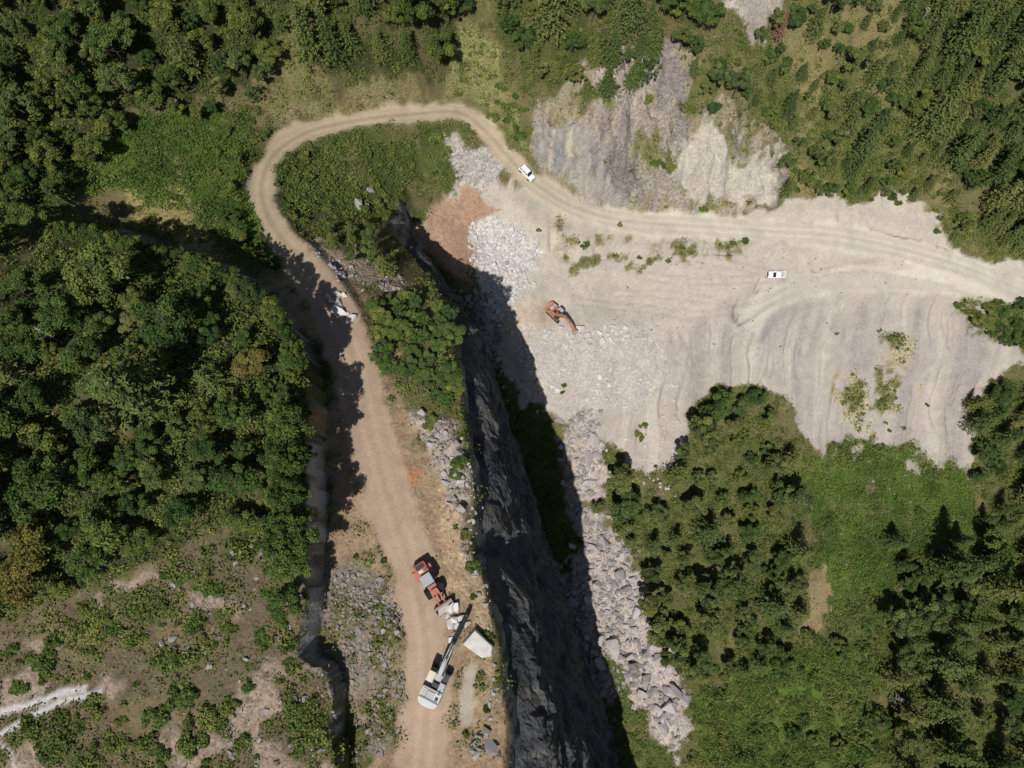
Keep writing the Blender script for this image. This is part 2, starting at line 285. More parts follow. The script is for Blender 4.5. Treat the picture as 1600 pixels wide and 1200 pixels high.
m_lrub = zone([(500,905),(560,880),(610,920),(635,960),(642,1080),(610,1180),(560,1210),(545,1120),(535,1045),(505,1025),(495,960)], 1.2)
paint(m_lrub, S(140, 128, 114), .9, .35, .6); paint(m_lrub*smooth(.1, .5, n2), S(104, 98, 66), .6, .8)
paint(zone([(500,370),(560,400),(620,430),(640,450),(600,460),(530,440),(490,410)], 1), S(178, 160, 138), .9, .2)
for P, w in (([(-40,1128),(20,1108),(60,1096),(130,1075)], .5), ([(-40,1168),(20,1138),(70,1108),(110,1094),(155,1082)], .42), ([(-20,1150),(10,1175),(25,1200)], .25)):
    paint(zone(P, .35, True, w), S(206, 202, 198), .3, 0)
# steep rock
gy, gx = np.gradient(Z, YS, XS); slope = np.hypot(gx, gy)
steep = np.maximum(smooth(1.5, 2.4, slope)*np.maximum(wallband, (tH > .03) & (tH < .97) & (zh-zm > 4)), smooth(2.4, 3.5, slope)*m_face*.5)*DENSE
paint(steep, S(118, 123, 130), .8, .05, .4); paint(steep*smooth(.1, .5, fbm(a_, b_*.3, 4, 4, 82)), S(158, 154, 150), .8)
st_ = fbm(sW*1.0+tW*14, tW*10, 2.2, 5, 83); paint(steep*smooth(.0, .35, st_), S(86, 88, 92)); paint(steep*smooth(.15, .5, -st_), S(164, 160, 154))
VEG = np.where(wallband, 0, VEG)
paint(steep*((tH > .03) & (tH < .97) & (zh-zm > 4))*(GY < 26), S(178, 175, 172), .3, 0)
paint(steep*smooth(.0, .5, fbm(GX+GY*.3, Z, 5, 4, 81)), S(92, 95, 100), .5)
# roads
U = np.interp(rs, iL, np.arange(len(iL)))
rcol = np.empty(GX.shape+(3,)); kp = smooth(17, 22, U)[..., None]; kr = smooth(8, 11, U)[..., None]
rcol = S(183, 159, 136)*(1-kr)+S(190, 172, 144)*kr; rcol = rcol*(1-kp)+S(214, 204, 186)*kp
ruts = np.exp(-((np.abs(rd)-1.05)/.42)**2); ctr = np.exp(-(rd/.45)**2)
rcol = rcol*(1+.13*ruts-.06*ctr-.13*ctr*(1-kp[..., 0])*kr[..., 0])[..., None]
paint(roadmask*DENSE, rcol, .12, 0)
paint(roadmask2*DENSE, S(213, 204, 188), .12, 0)
tr = np.zeros(GX.shape)                                         # wheel tracks across the quarry floor
for P in ([(960,458),(1060,462),(1150,470),(1240,440),(1350,418),(1500,440)], [(1000,430),(1100,440),(1210,436),(1320,420),(1420,410)], [(900,470),(980,480),(1090,492),(1180,480),(1240,450)], [(830,330),(900,345),(960,360)], [(1210,428),(1100,405),(1000,362)]):
    d, _ = dist_poly(GX, GY, catmull(drape(P)))
    tr = np.maximum(tr, np.exp(-((np.abs(d)-.95)/.3)**2))
Cc = Cc*(1-.16*(tr*m_pit*(1-roadmask))*smooth(-.6, .3, n2))[..., None]
Cc = Cc*np.clip(1+.07*n2+.06*n3+.05*n1, .7, 1.3)[..., None]
mot = smooth(.1, .55, fbm(GX, GY, 5, 4, 37))*np.clip(VEG, 0, 1)*DENSE*(1-steep)*.55
Cc = Cc*(1-mot[..., None])+S(132, 118, 86)*mot[..., None]
Cc[~DENSE] = S(86, 92, 50); VEG[~DENSE] = .8; RUB[~DENSE] = .2
VEG = VEG*(1-roadmask*DENSE)*(1-roadmask2*DENSE)

# ------------------------------------------------------------------ relief of the ground
keep = 1-np.maximum(roadmask, roadmask2)
rough = fbm(GX, GY, 3.2, 4, 90)
Z = Z+keep*DENSE*(.10*n3+.30*rough*RUB+.55*n2*(VEG > .3)*.6)
ridged = 1-np.abs(fbm(GX, GY, 5.5, 4, 91)); Z = Z+m_face*keep*((ridged-.6)*2.6+(np.abs(fbm(GX*1.2, GY*.5, 4, 4, 97))-.3)*1.8)*smooth(0, 5, rd-hwid)
rills = 1-np.abs(fbm(GX*1.0+n1*2.2, GY*.16, 5.2, 5, 92))       # gullies run down the tip slopes
m_tip = smooth(.35, .55, slope)*m_pit*(GX > 10)
Z = Z-m_tip*keep*(rills**3)*1.5*smooth(-.3, .4, n1+.2)
Z = Z+steep*(fbm(GX, GY, 2.5, 3, 93)*.35)
Z = Z+np.where(m_rocky > .2, m_rocky*np.abs(fbm(GX+GY*.4, GY-GX, 3, 3, 94))*1.3, 0)*keep
Z = Z+m_face*keep*smooth(3, 8, rd-hwid)*fbm(GX, GY*.45, 8, 4, 95)*1.6
berm = np.exp(-((rd-hwid-.7)/.6)**2)*(.30+.25*n2); Z = Z+np.clip(berm, 0, 1)*(1-m_pit*.6)*DENSE
Z = Z-roadmask*.07*ruts*DENSE-tr*m_pit*.06
edge, _ = dist_poly(GX, GY, catmull(drape([(1150,516),(1180,498),(1210,478),(1260,455),(1330,446),(1420,446),(1500,452)])))
Z = Z+np.exp(-(edge/.65)**2)*(1.15+.5*n2)*(1-smooth(60, 80, GX))
for u, v, r in ((682, 1062, 6.5), (674, 912, 6.5), (875, 495, 6)):  # working pads are levelled
    c = drape([(u, v)])[0]; d = np.hypot(GX-c[0], GY-c[1]); k = 1-smooth(r*.55, r, d); Z = Z+(c[2]-Z)*k*.9
Z = Z+smooth(0, 250, OUT)*(35+30*fbm(GX, GY, 180, 4, 96))*(GY > -200)
H = Height(Z)

def new_mat(name):
    m = bpy.data.materials.new(name); m.use_nodes = True; nt = m.node_tree
    return m, nt, nt.nodes['Principled BSDF']
def N(nt, t, **kw):
    n = nt.nodes.new(t)
    for k, v in kw.items():
        if k in n.inputs: n.inputs[k].default_value = v
        else: setattr(n, k, v)
    return n
def math_(nt, op, a, b=None, c=None):
    n = nt.nodes.new('ShaderNodeMath'); n.operation = op
    for i, v in enumerate((a, b, c)):
        if v is None: continue
        if isinstance(v, (int, float)): n.inputs[i].default_value = v
        else: nt.links.new(v, n.inputs[i])
    return n.outputs[0]
def ground_material():
    m, nt, bs = new_mat('ground_earth_and_rock'); L = nt.links.new
    geo = N(nt, 'ShaderNodeNewGeometry'); P = geo.outputs['Position']
    col = N(nt, 'ShaderNodeAttribute', attribute_name='Col'); rub = N(nt, 'ShaderNodeAttribute', attribute_name='rub'); veg = N(nt, 'ShaderNodeAttribute', attribute_name='veg')
    def noise(s, d=4, r=.6):
        n = N(nt, 'ShaderNodeTexNoise'); n.inputs['Scale'].default_value = s; n.inputs['Detail'].default_value = d; n.inputs['Roughness'].default_value = r; L(P, n.inputs['Vector']); return n.outputs['Fac']
    a = noise(.35, 5, .65); b = noise(2.2, 5, .7); c = noise(6, 3, .6)
    vo = N(nt, 'ShaderNodeTexVoronoi'); vo.inputs['Scale'].default_value = 1.7; L(P, vo.inputs['Vector'])
    vs = N(nt, 'ShaderNodeTexVoronoi'); vs.inputs['Scale'].default_value = 3.6; L(P, vs.inputs['Vector'])
    sep = N(nt, 'ShaderNodeSeparateColor'); L(vo.outputs['Color'], sep.inputs[0]); sep2 = N(nt, 'ShaderNodeSeparateColor'); L(vs.outputs['Color'], sep2.inputs[0])
    amp = math_(nt, 'ADD', math_(nt, 'ADD', rub.outputs['Fac'], veg.outputs['Fac']), .22)
    amp = math_(nt, 'MINIMUM', amp, 1.0)
    base = math_(nt, 'MULTIPLY', amp, math_(nt, 'ADD', math_(nt, 'MULTIPLY', math_(nt, 'SUBTRACT', a, .5), .7), math_(nt, 'MULTIPLY', math_(nt, 'SUBTRACT', b, .5), .9)))
    stone = math_(nt, 'MULTIPLY', rub.outputs['Fac'], math_(nt, 'ADD', math_(nt, 'SUBTRACT', math_(nt, 'MULTIPLY', sep.outputs[0], .5), .27), math_(nt, 'SUBTRACT', math_(nt, 'MULTIPLY', sep2.outputs[1], .4), .2)))
    vg = math_(nt, 'MULTIPLY', veg.outputs['Fac'], math_(nt, 'MULTIPLY', math_(nt, 'SUBTRACT', c, .5), 1.5))
    f = math_(nt, 'ADD', math_(nt, 'ADD', math_(nt, 'ADD', base, stone), vg), 1.0)
    f = math_(nt, 'MAXIMUM', f, .3)
    mx = N(nt, 'ShaderNodeVectorMath', operation='SCALE'); L(col.outputs['Color'], mx.inputs[0]); L(f, mx.inputs['Scale'])
    L(mx.outputs[0], bs.inputs['Base Color']); bs.inputs['Roughness'].default_value = .95; bs.inputs['Specular IOR Level'].default_value = .15
    h = math_(nt, 'ADD', math_(nt, 'MULTIPLY', b, .25), math_(nt, 'MULTIPLY', rub.outputs['Fac'], math_(nt, 'MULTIPLY', math_(nt, 'SUBTRACT', 1.0, vo.outputs['Distance']), .55)))
    bp = N(nt, 'ShaderNodeBump', Strength=.7, Distance=.5); L(h, bp.inputs['Height']); L(bp.outputs[0], bs.inputs['Normal'])
    return m
MAT_G = ground_material()
def tag(o, label, cat, group=None, kind=None):
    o['label'] = label; o['category'] = cat
    if group: o['group'] = group
    if kind: o['kind'] = kind
    return o
ny, nx = GX.shape
gy, gx = np.gradient(Z, YS, XS); NRM = np.stack([-gx, -gy, np.ones_like(gx)], -1); NRM /= np.linalg.norm(NRM, axis=-1, keepdims=True)
VV = np.stack([GX, GY, Z], -1).reshape(-1, 3); idx = np.arange(ny*nx).reshape(ny, nx)
FQ = np.stack([idx[:-1, :-1], idx[:-1, 1:], idx[1:, 1:], idx[1:, :-1]], -1).reshape(-1, 4)
def fm(a): return ((a[:-1, :-1]+a[:-1, 1:]+a[1:, 1:]+a[1:, :-1])/4).reshape(-1)
f_road = fm(roadmask*DENSE) > .5; f_wall = fm(wallband.astype(float)) > .5; f_pit = fm(np.maximum(m_pit, 0)) > .5; f_hillwall = fm(((tH > .03) & (tH < .97) & (zh < 130)).astype(float)) > .5
f_face = fm(m_face) > .5; f_low = fm(dnW.astype(float)) > .5
reg = np.zeros(len(FQ), int); reg[f_low] = 5; reg[f_pit] = 2; reg[f_face] = 4;  reg[f_road] = 1
def mesh_from(name, V, F, mat, smooth_=True, attrs=None, cols=None, normals=None):
    me = bpy.data.meshes.new(name); k = F.shape[1]
    me.vertices.add(len(V)); me.vertices.foreach_set('co', np.ascontiguousarray(V, np.float32).ravel())
    me.loops.add(F.size); me.loops.foreach_set('vertex_index', np.ascontiguousarray(F, np.int32).ravel())
    me.polygons.add(len(F)); me.polygons.foreach_set('loop_start', np.arange(0, F.size, k, dtype=np.int32))
    me.polygons.foreach_set('use_smooth', np.full(len(F), smooth_))
    me.update(calc_edges=True)
    for nm, (dom, a) in (attrs or {}).items():
        at = me.attributes.new(nm, 'FLOAT', dom); at.data.foreach_set('value', np.ascontiguousarray(a, np.float32))
    if cols is not None:
        at = me.attributes.new('Col', 'FLOAT_COLOR', cols[0]); at.data.foreach_set('color', np.ascontiguousarray(np.concatenate([cols[1], np.ones((len(cols[1]), 1))], 1), np.float32).ravel())
    if normals is not None: me.normals_split_custom_set_from_vertices(normals.tolist())
    me.materials.append(mat); return me
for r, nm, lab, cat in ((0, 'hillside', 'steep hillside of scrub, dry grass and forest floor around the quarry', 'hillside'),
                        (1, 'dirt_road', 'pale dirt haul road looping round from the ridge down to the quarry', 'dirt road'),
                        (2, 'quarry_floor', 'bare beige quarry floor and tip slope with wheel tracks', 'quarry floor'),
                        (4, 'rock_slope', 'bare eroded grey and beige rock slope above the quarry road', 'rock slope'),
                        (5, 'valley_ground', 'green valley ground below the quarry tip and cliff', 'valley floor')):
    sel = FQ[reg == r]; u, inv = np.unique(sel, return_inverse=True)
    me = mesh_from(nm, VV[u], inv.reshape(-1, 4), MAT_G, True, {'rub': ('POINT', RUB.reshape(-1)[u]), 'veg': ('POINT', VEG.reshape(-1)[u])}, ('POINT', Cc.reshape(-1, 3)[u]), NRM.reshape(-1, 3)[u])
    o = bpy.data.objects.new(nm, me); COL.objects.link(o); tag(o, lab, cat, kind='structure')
# the canyon wall: broken rock in slanting beds, standing proud of the ground behind it
def edge_x(pl):
    o = np.argsort(pl[:, 1]); return lambda y: np.interp(y, pl[o, 1], pl[o, 0])
wtc = catmull(wt[:16], 6); wbc = catmull(wb[:13], 6); tx_, bx_ = edge_x(wtc), edge_x(wbc)
wy_ = np.arange(-66, 82, .62); wt_ = np.linspace(.03, 1.06, 150); WT_, WY_ = np.meshgrid(wt_, wy_)
tX = tx_(WY_); bX = np.maximum(bx_(WY_), tX+3.0); wX = tX+(bX-tX)*WT_
zt_ = mid_f(tX, WY_); zb_ = low_f(bX, WY_); wZ = zt_+(zb_-zt_)*WT_
sd_ = WY_*.9+wZ*.35; bd_ = wZ*.8-WY_*.45
cell = vnoise(np.floor(sd_/2.6+fbm(WY_, wZ, 8, 2, 140)*.6), np.floor(bd_/1.9+fbm(WY_, wZ, 6, 2, 141)*.5), 142)
cel2 = vnoise(np.floor(sd_/6.5+fbm(WY_, wZ, 12, 2, 143)*.7), np.floor(bd_/4.5), 144)
dsp = .55+fbm(WY_, wZ, 16, 4, 145)*1.3+(1-np.abs(fbm(sd_, bd_*.5, 6, 4, 146)))*1.3+cell*.8+cel2*1.3+fbm(WY_, wZ, 2, 3, 147)*.35
env = smooth(.03, .13, WT_); wX = wX+np.maximum(dsp, .1)*env*.85-(1-env)*.9+smooth(.03, .22, WT_)*1.2*smooth(1.05, .8, WT_)
wZ = wZ+fbm(WY_, wZ, 3, 3, 148)*.4*env-.9*(1-env)-smooth(.97, 1.06, WT_)*1.5
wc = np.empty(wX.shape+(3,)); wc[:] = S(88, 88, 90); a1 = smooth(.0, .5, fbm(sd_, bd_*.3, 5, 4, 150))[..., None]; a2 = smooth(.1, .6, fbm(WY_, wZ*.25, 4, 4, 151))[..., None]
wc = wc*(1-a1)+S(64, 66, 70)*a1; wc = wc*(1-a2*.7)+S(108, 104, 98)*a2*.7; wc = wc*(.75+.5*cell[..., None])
wn_, wm_ = wX.shape; wi = np.arange(wn_*wm_).reshape(wn_, wm_); wf = np.stack([wi[:-1, :-1], wi[:-1, 1:], wi[1:, 1:], wi[1:, :-1]], -1).reshape(-1, 4)[:, ::-1]
me = mesh_from('canyon_wall', np.stack([wX, WY_, wZ], -1).reshape(-1, 3), wf, MAT_G, False, {'rub': ('POINT', np.full(wX.size, .7)), 'veg': ('POINT', np.zeros(wX.size))}, ('POINT', wc.reshape(-1, 3)))
o = bpy.data.objects.new('canyon_wall', me); COL.objects.link(o); tag(o, 'sheer shaded grey rock wall dropping from the haul road ridge', 'cliff', kind='structure')
# ------------------------------------------------------------------ materials for plants and rocks
def leaf_mat(name, c1, c2, c3, trans=.22):
    m, nt, bs = new_mat(name); L = nt.links.new
    oi = N(nt, 'ShaderNodeObjectInfo'); tn = N(nt, 'ShaderNodeAttribute', attribute_name='tint')
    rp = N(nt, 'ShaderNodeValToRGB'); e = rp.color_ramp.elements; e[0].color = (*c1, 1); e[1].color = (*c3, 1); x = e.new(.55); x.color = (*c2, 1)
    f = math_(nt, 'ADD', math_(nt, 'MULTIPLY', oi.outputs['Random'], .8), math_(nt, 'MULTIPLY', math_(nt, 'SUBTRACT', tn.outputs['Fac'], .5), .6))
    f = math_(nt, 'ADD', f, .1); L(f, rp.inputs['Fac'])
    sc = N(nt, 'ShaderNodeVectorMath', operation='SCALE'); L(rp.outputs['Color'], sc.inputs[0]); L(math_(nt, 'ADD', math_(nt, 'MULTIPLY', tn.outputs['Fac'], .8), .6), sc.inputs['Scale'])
    L(sc.outputs[0], bs.inputs['Base Color']); bs.inputs['Roughness'].default_value = .6; bs.inputs['Specular IOR Level'].default_value = .25
    tr = N(nt, 'ShaderNodeBsdfTranslucent'); L(sc.outputs[0], tr.inputs['Color'])
    mx = N(nt, 'ShaderNodeMixShader', Fac=trans); L(bs.outputs[0], mx.inputs[1]); L(tr.outputs[0], mx.inputs[2])
    L(mx.outputs[0], nt.nodes['Material Output'].inputs['Surface']); return m
M_BROAD = leaf_mat('broadleaf_foliage', (.046, .088, .022), (.092, .142, .030), (.180, .195, .042))
M_YEL = leaf_mat('yellowing_foliage', (.15, .15, .03), (.18, .16, .035), (.2, .17, .05))
M_PINE = leaf_mat('pine_needles', (.062, .098, .030), (.112, .146, .040), (.182, .190, .054), .18)
M_SHRUB = leaf_mat('shrub_foliage', (.062, .112, .022), (.115, .164, .032), (.190, .200, .050))
M_DEADN = leaf_mat('dead_brown_needles', (.22, .12, .07), (.26, .15, .09), (.3, .19, .12), .1)
M_GRASS = leaf_mat('fresh_meadow_green', (.080, .150, .026), (.125, .195, .034), (.190, .235, .050))
M_DRY = leaf_mat('dry_scrub', (.16, .14, .07), (.20, .17, .09), (.26, .21, .13), .1)
def noisy(name, c, var=.35, scale=3.0, rough=.9, spec=.2, objvar=.0, bump=.3, metal=0.0):
    m, nt, bs = new_mat(name); L = nt.links.new
    tc = N(nt, 'ShaderNodeTexCoord'); n = N(nt, 'ShaderNodeTexNoise', Scale=scale, Detail=5.0, Roughness=.65); L(tc.outputs['Object'], n.inputs['Vector'])
    oi = N(nt, 'ShaderNodeObjectInfo')
    f = math_(nt, 'ADD', math_(nt, 'MULTIPLY', math_(nt, 'SUBTRACT', n.outputs['Fac'], .5), var*2), math_(nt, 'ADD', math_(nt, 'MULTIPLY', math_(nt, 'SUBTRACT', oi.outputs['Random'], .5), objvar*2), 1.0))
    sc = N(nt, 'ShaderNodeVectorMath', operation='SCALE'); sc.inputs[0].default_value = c; L(f, sc.inputs['Scale']); L(sc.outputs[0], bs.inputs['Base Color'])
    bs.inputs['Roughness'].default_value = rough; bs.inputs['Specular IOR Level'].default_value = spec; bs.inputs['Metallic'].default_value = metal
    if bump:
        b = N(nt, 'ShaderNodeBump', Strength=bump, Distance=.1); L(n.outputs['Fac'], b.inputs['Height']); L(b.outputs[0], bs.inputs['Normal'])
    return m
M_BARK = noisy('bark', (.10, .075, .055), .4, 4); M_GREYWOOD = noisy('bleached_dead_wood', (.38, .34, .30), .3, 4)
M_ROCK = noisy('pale_limestone', (.35, .32, .305), .5, .35, objvar=.3, bump=.5); M_ROCKD = noisy('weathered_grey_stone', (.27, .25, .225), .35, 1.2, objvar=.25, bump=.5)
M_WHITE = noisy('freshly_cut_pale_stone', (.54, .51, .475), .3, 1.1, objvar=.14, bump=.4)

# ------------------------------------------------------------------ plant meshes
def unit(a): return a/(np.linalg.norm(a, axis=-1, keepdims=True)+1e-9)
def cards(c, n, ln, wd, r):                                    # leaf shaped quads at c, facing n
    t = unit(np.cross(n, unit(r.normal(size=c.shape)))); b = np.cross(n, t)
    ln = np.asarray(ln)[:, None]; wd = np.asarray(wd)[:, None]; fold = n*ln*.16
    return np.stack([c-t*ln*.5, c+b*wd*.5+fold, c+t*ln*.5, c-b*wd*.5+fold], 1)
def leaf_mesh(name, Q, tint, mat):
    V = Q.reshape(-1, 3); F = np.arange(len(V)).reshape(-1, 4)
    return mesh_from(name, V, F, mat, False, {'tint': ('FACE', tint)})
def broad_crown(seed, R=3.4, h=7.2, n_cl=26, per=190, mat=None, leaf=.40, name='crown', cl=(.20, .36)):
    r = np.random.default_rng(seed); Qs = []; T = []
    sx, sy = r.uniform(.72, 1.25, 2)
    for k in range(n_cl):
        ph = r.uniform(0, 2*math.pi); el = math.asin(r.uniform(-.25, 1)); rr = r.uniform(.50, .92)
        c = np.array([math.cos(ph)*math.cos(el)*R*rr*sx, math.sin(ph)*math.cos(el)*R*rr*sy, h*.60+math.sin(el)*R*.85*rr+r.normal()*.25])
        cr = R*r.uniform(*cl); d = unit(r.normal(size=(per, 3))); d[:, 2] = np.where(d[:, 2] < -.3, -d[:, 2], d[:, 2])
        p = c+d*cr*(r.uniform(.55, 1.06, (per, 1)))*np.array([1, 1, .8])
        n = unit(d+r.normal(size=d.shape)*.55+np.array([0, 0, .35])); ln = r.uniform(.6, 1.35, per)*leaf
        Qs.append(cards(p, n, ln, ln*.62, r)); T.append(np.clip(r.normal(.5, .17, per)+r.normal()*.16, 0, 1))
    return leaf_mesh(name, np.concatenate(Qs), np.concatenate(T), mat or M_BROAD)
def tube(pts, rad, seg=6):
    V = []; F = []
    for i, (p, rr) in enumerate(zip(pts, rad)):
        d = (Vector(pts[min(i+1, len(pts)-1)])-Vector(pts[max(i-1, 0)])).normalized(); q = d.to_track_quat('Z', 'Y')
        for k in range(seg):
            a = 2*math.pi*k/seg; V.append(Vector(p)+q @ Vector((math.cos(a)*rr, math.sin(a)*rr, 0)))
    for i in range(len(pts)-1):
        for k in range(seg): F.append((i*seg+k, i*seg+(k+1) % seg, (i+1)*seg+(k+1) % seg, (i+1)*seg+k))
    F.append(tuple(range(seg-1, -1, -1))); F.append(tuple((len(pts)-1)*seg+k for k in range(seg)))
    return V, F
def tubes_mesh(name, L, mat):
    V = []; F = []
    for pts, rad, seg in L:
        v, f = tube(pts, rad, seg); o = len(V); V += v; F += [tuple(i+o for i in q) for q in f]
    me = bpy.data.meshes.new(name); me.from_pydata([tuple(v) for v in V], [], F); me.materials.append(mat); me.update(); return me
def broad_trunk(seed, h=7.2, R=3.4):
    r = random.Random(seed); L = []; w = lambda s: r.uniform(-s, s)
    top = (w(.4), w(.4), h*.72); L.append(([(0, 0, -.6), (w(.1), w(.1), h*.2), (w(.2), w(.2), h*.45), top], [.24, .18, .13, .06], 7))
    for k in range(6):
        a = k*1.05+w(.4); z = h*r.uniform(.25, .5); e = R*r.uniform(.5, .75)
        L.append(([(0, 0, z), (math.cos(a)*e*.5, math.sin(a)*e*.5, z+h*.12), (math.cos(a)*e, math.sin(a)*e, z+h*.2)], [.09, .06, .025], 5))
    return tubes_mesh('trunk', L, M_BARK)
def conifer_crown(seed, h=11.0, R=2.2, mat=None, droop=.25, dens=1.0, ragged=.25):
    r = np.random.default_rng(seed); Qs = []; T = []; z = h*.14
    while z < h*.97:
        f = 1-(z/h); L = R*(f**.75)*1.1+.15; nb = int((5+5*f)*dens)+3; a0 = r.uniform(0, 6.28)
        for k in range(nb):
            a = a0+6.283*k/nb+r.normal()*.15; l = L*r.uniform(1-ragged*1.6, 1+ragged*.5); m = max(4, int(l*7)); s = r.uniform(.12, 1, m)
            side = r.normal(size=m)*.17*l*(1.1-s); tw = r.normal()*.15
            p = np.stack([np.cos(a)*s*l-np.sin(a)*side, np.sin(a)*s*l+np.cos(a)*side, z+(.15*l)*s*(1-f)-droop*l*s*s+tw+r.normal(size=m)*.05], 1)
            n = unit(np.stack([np.cos(a)*.35*np.ones(m), np.sin(a)*.35*np.ones(m), np.ones(m)], 1)+r.normal(size=(m, 3))*.35)
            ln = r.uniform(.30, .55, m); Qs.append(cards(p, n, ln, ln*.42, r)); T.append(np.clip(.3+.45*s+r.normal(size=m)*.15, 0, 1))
        z += r.uniform(.26, .42)
    return leaf_mesh('crown', np.concatenate(Qs), np.concatenate(T), mat or M_PINE)
def conifer_trunk(seed, h=11.0): 
    r = random.Random(seed); return tubes_mesh('trunk', [([(0, 0, -.6), (0, 0, h*.3), (r.uniform(-.1, .1), 0, h*.65), (0, 0, h*.96)], [.20, .16, .09, .02], 6)], M_BARK)
def shrub_mesh(seed, R=1.15, n_cl=9, per=95, mat=None, leaf=.30):
    r = np.random.default_rng(seed); Qs = []; T = []
    for k in range(n_cl):
        ph = r.uniform(0, 6.28); rr = R*math.sqrt(r.uniform(0, .7)); c = np.array([math.cos(ph)*rr, math.sin(ph)*rr, r.uniform(.15, .6)*R*(1.1-.5*rr/R)])
        cr = R*r.uniform(.28, .48); d = unit(r.normal(size=(per, 3))); d[:, 2] = np.abs(d[:, 2])-.25
        p = c+d*cr*r.uniform(.5, 1.1, (per, 1)); n = unit(d+r.normal(size=d.shape)*.6+np.array([0, 0, .4])); ln = r.uniform(.6, 1.4, per)*leaf
        Qs.append(cards(p, n, ln, ln*.6, r)); T.append(np.clip(r.normal(.5, .18, per)+r.normal()*.15, 0, 1))
    return leaf_mesh('foliage', np.concatenate(Qs), np.concatenate(T), mat or M_SHRUB)
BROAD = [(broad_crown(100+i, R=3.2+.3*(i % 3), n_cl=(26, 58, 18, 40)[i % 4], per=(190, 85, 230, 120)[i % 4], leaf=(.40, .33, .46, .36)[i % 4], cl=((.2, .36), (.10, .20), (.22, .42), (.13, .28))[i % 4]), broad_trunk(i)) for i in range(11)]
YELLOW = [(broad_crown(150, mat=M_YEL), broad_trunk(50))]
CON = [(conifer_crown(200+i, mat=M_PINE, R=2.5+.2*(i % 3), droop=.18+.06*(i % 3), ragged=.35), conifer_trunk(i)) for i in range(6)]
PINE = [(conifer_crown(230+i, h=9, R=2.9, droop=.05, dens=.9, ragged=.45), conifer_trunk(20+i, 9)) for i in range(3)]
PINE += [(broad_crown(240+i, R=2.7, h=8.6, n_cl=20, per=190, mat=M_PINE, leaf=.36), conifer_trunk(24+i, 7)) for i in range(5)]
BROWN = [(conifer_crown(260, h=9, R=2.0, mat=M_DEADN, dens=.8), conifer_trunk(40, 9))]
SHRUB = [shrub_mesh(300+i) for i in range(8)]; SHRUB_DRY = [shrub_mesh(330+i, mat=M_DRY) for i in range(3)]
stem_me = tubes_mesh('stem', [([(0, 0, -.4), (.05, 0, .3), (.0, .05, .7)], [.07, .05, .02], 5)], M_BARK)
def obj(name, me, parent=None, loc=(0, 0, 0), rz=0, sc=(1, 1, 1)):
    o = bpy.data.objects.new(name, me); COL.objects.link(o); o.location = loc; o.rotation_euler = (0, 0, rz); o.scale = sc
    if parent: o.parent = parent
    return o
def plant_tree(name, var, p, s, sz, label, cat, group, rng=random):
    root = obj(name, None, None, (p[0], p[1], p[2]-.1), rng.uniform(0, 6.28), (s, s, s*sz)); root.empty_display_size = .5
    root.rotation_euler = (rng.gauss(0, .05), rng.gauss(0, .05), root.rotation_euler[2])
    obj('trunk', var[1], root); obj('crown', var[0], root); tag(root, label, cat, group); return root
def plant_shrub(me, p, s, sz, label, group, name='shrub', rng=random):
    o = obj(name, None, None, (p[0], p[1], p[2]-.05), rng.uniform(0, 6.28), (s, s, s*sz)); obj('foliage', me, o); obj('stem', stem_me, o)
    w_ = 'big ' if s > 1.35 else 'little ' if s < .8 else 'middling '
    tag(o, w_+label.replace('small ', '').replace('low ', '', 1) if label.startswith(('small ', 'low ')) else w_+label, 'shrub', group); return o
TAKEN = np.zeros((0, 3))                                       # x, y, radius of what already stands
def scatter(P, n, gap, lift, rng, slope_max=3.0, avoid_road=1.0, tries=9):
    global TAKEN
    P = np.asarray(P, float); lo = P.min(0); hi = P.max(0); Cn = np.stack([rng.uniform(lo[0], hi[0], n*tries), rng.uniform(lo[1], hi[1], n*tries)], 1)
    Cn = Cn[inside(Cn[:, 0], Cn[:, 1], P)]
    if not len(Cn): return []
    W = drape(Cn, lift); g = np.abs(H(W[:, 0]+1, W[:, 1])-H(W[:, 0]-1, W[:, 1]))/2+np.abs(H(W[:, 0], W[:, 1]+1)-H(W[:, 0], W[:, 1]-1))/2
    dr, sr = dist_poly(W[:, 0], W[:, 1], roadc); out = []
    hw = np.interp(sr, iL, [3.6]*9+[3.0]+[2.6]*9+[3]*2+[3.6]*(len(iL)-21))
    for w, s, d in zip(W, g, dr-hw):
        if s > slope_max or d < avoid_road: continue
        q = gap*(.62+.9*rng.uniform()**1.5)
        if len(TAKEN) and (np.hypot(TAKEN[:, 0]-w[0], TAKEN[:, 1]-w[1]) < (TAKEN[:, 2]+q)*.5).any(): continue
        TAKEN = np.concatenate([TAKEN, [[w[0], w[1], q]]]); out.append((w, q))
        if len(out) >= n: break
    return out
R3 = np.random.default_rng(5)
def forest(P, n, gap, kinds, lift=5.0, scale=(.8, 1.15), road_gap=2.5, slope_max=2.2):
    """kinds: list of (weight, name, variants, label, category, group, vertical stretch, unit gap)"""
    w = np.array([k[0] for k in kinds], float); w /= w.sum(); PW = drape(dense(P), lift)
    for p, q in scatter(P, n, gap, lift, R3, slope_max, road_gap):
        k = kinds[R3.choice(len(kinds), p=w)]; s = np.clip(q/k[7], .45, 1.6)*R3.uniform(*scale)
        if p[0] < -20 and p[1] > 10 and float(dist_poly(np.array([p[0]]), np.array([p[1]]), ht)[0][0]) < 9 and p[1] < 75: s *= .66
        ed = abs(float(sdist(np.array([p[0]]), np.array([p[1]]), PW)[0])); st = k[6]*R3.uniform(.85, 1.15)
        lab = ('large ' if s > 1.15 else 'small ' if s < .85 else 'medium ')+k[3].replace('large ', '').replace('smaller ', '').replace('small ', '')+(', at its outer edge' if ed < 3.5 else ', deep within' if ed > 8 else '')
        plant_tree(k[1], k[2][R3.integers(len(k[2]))], p, s, st, lab, k[4], k[5])
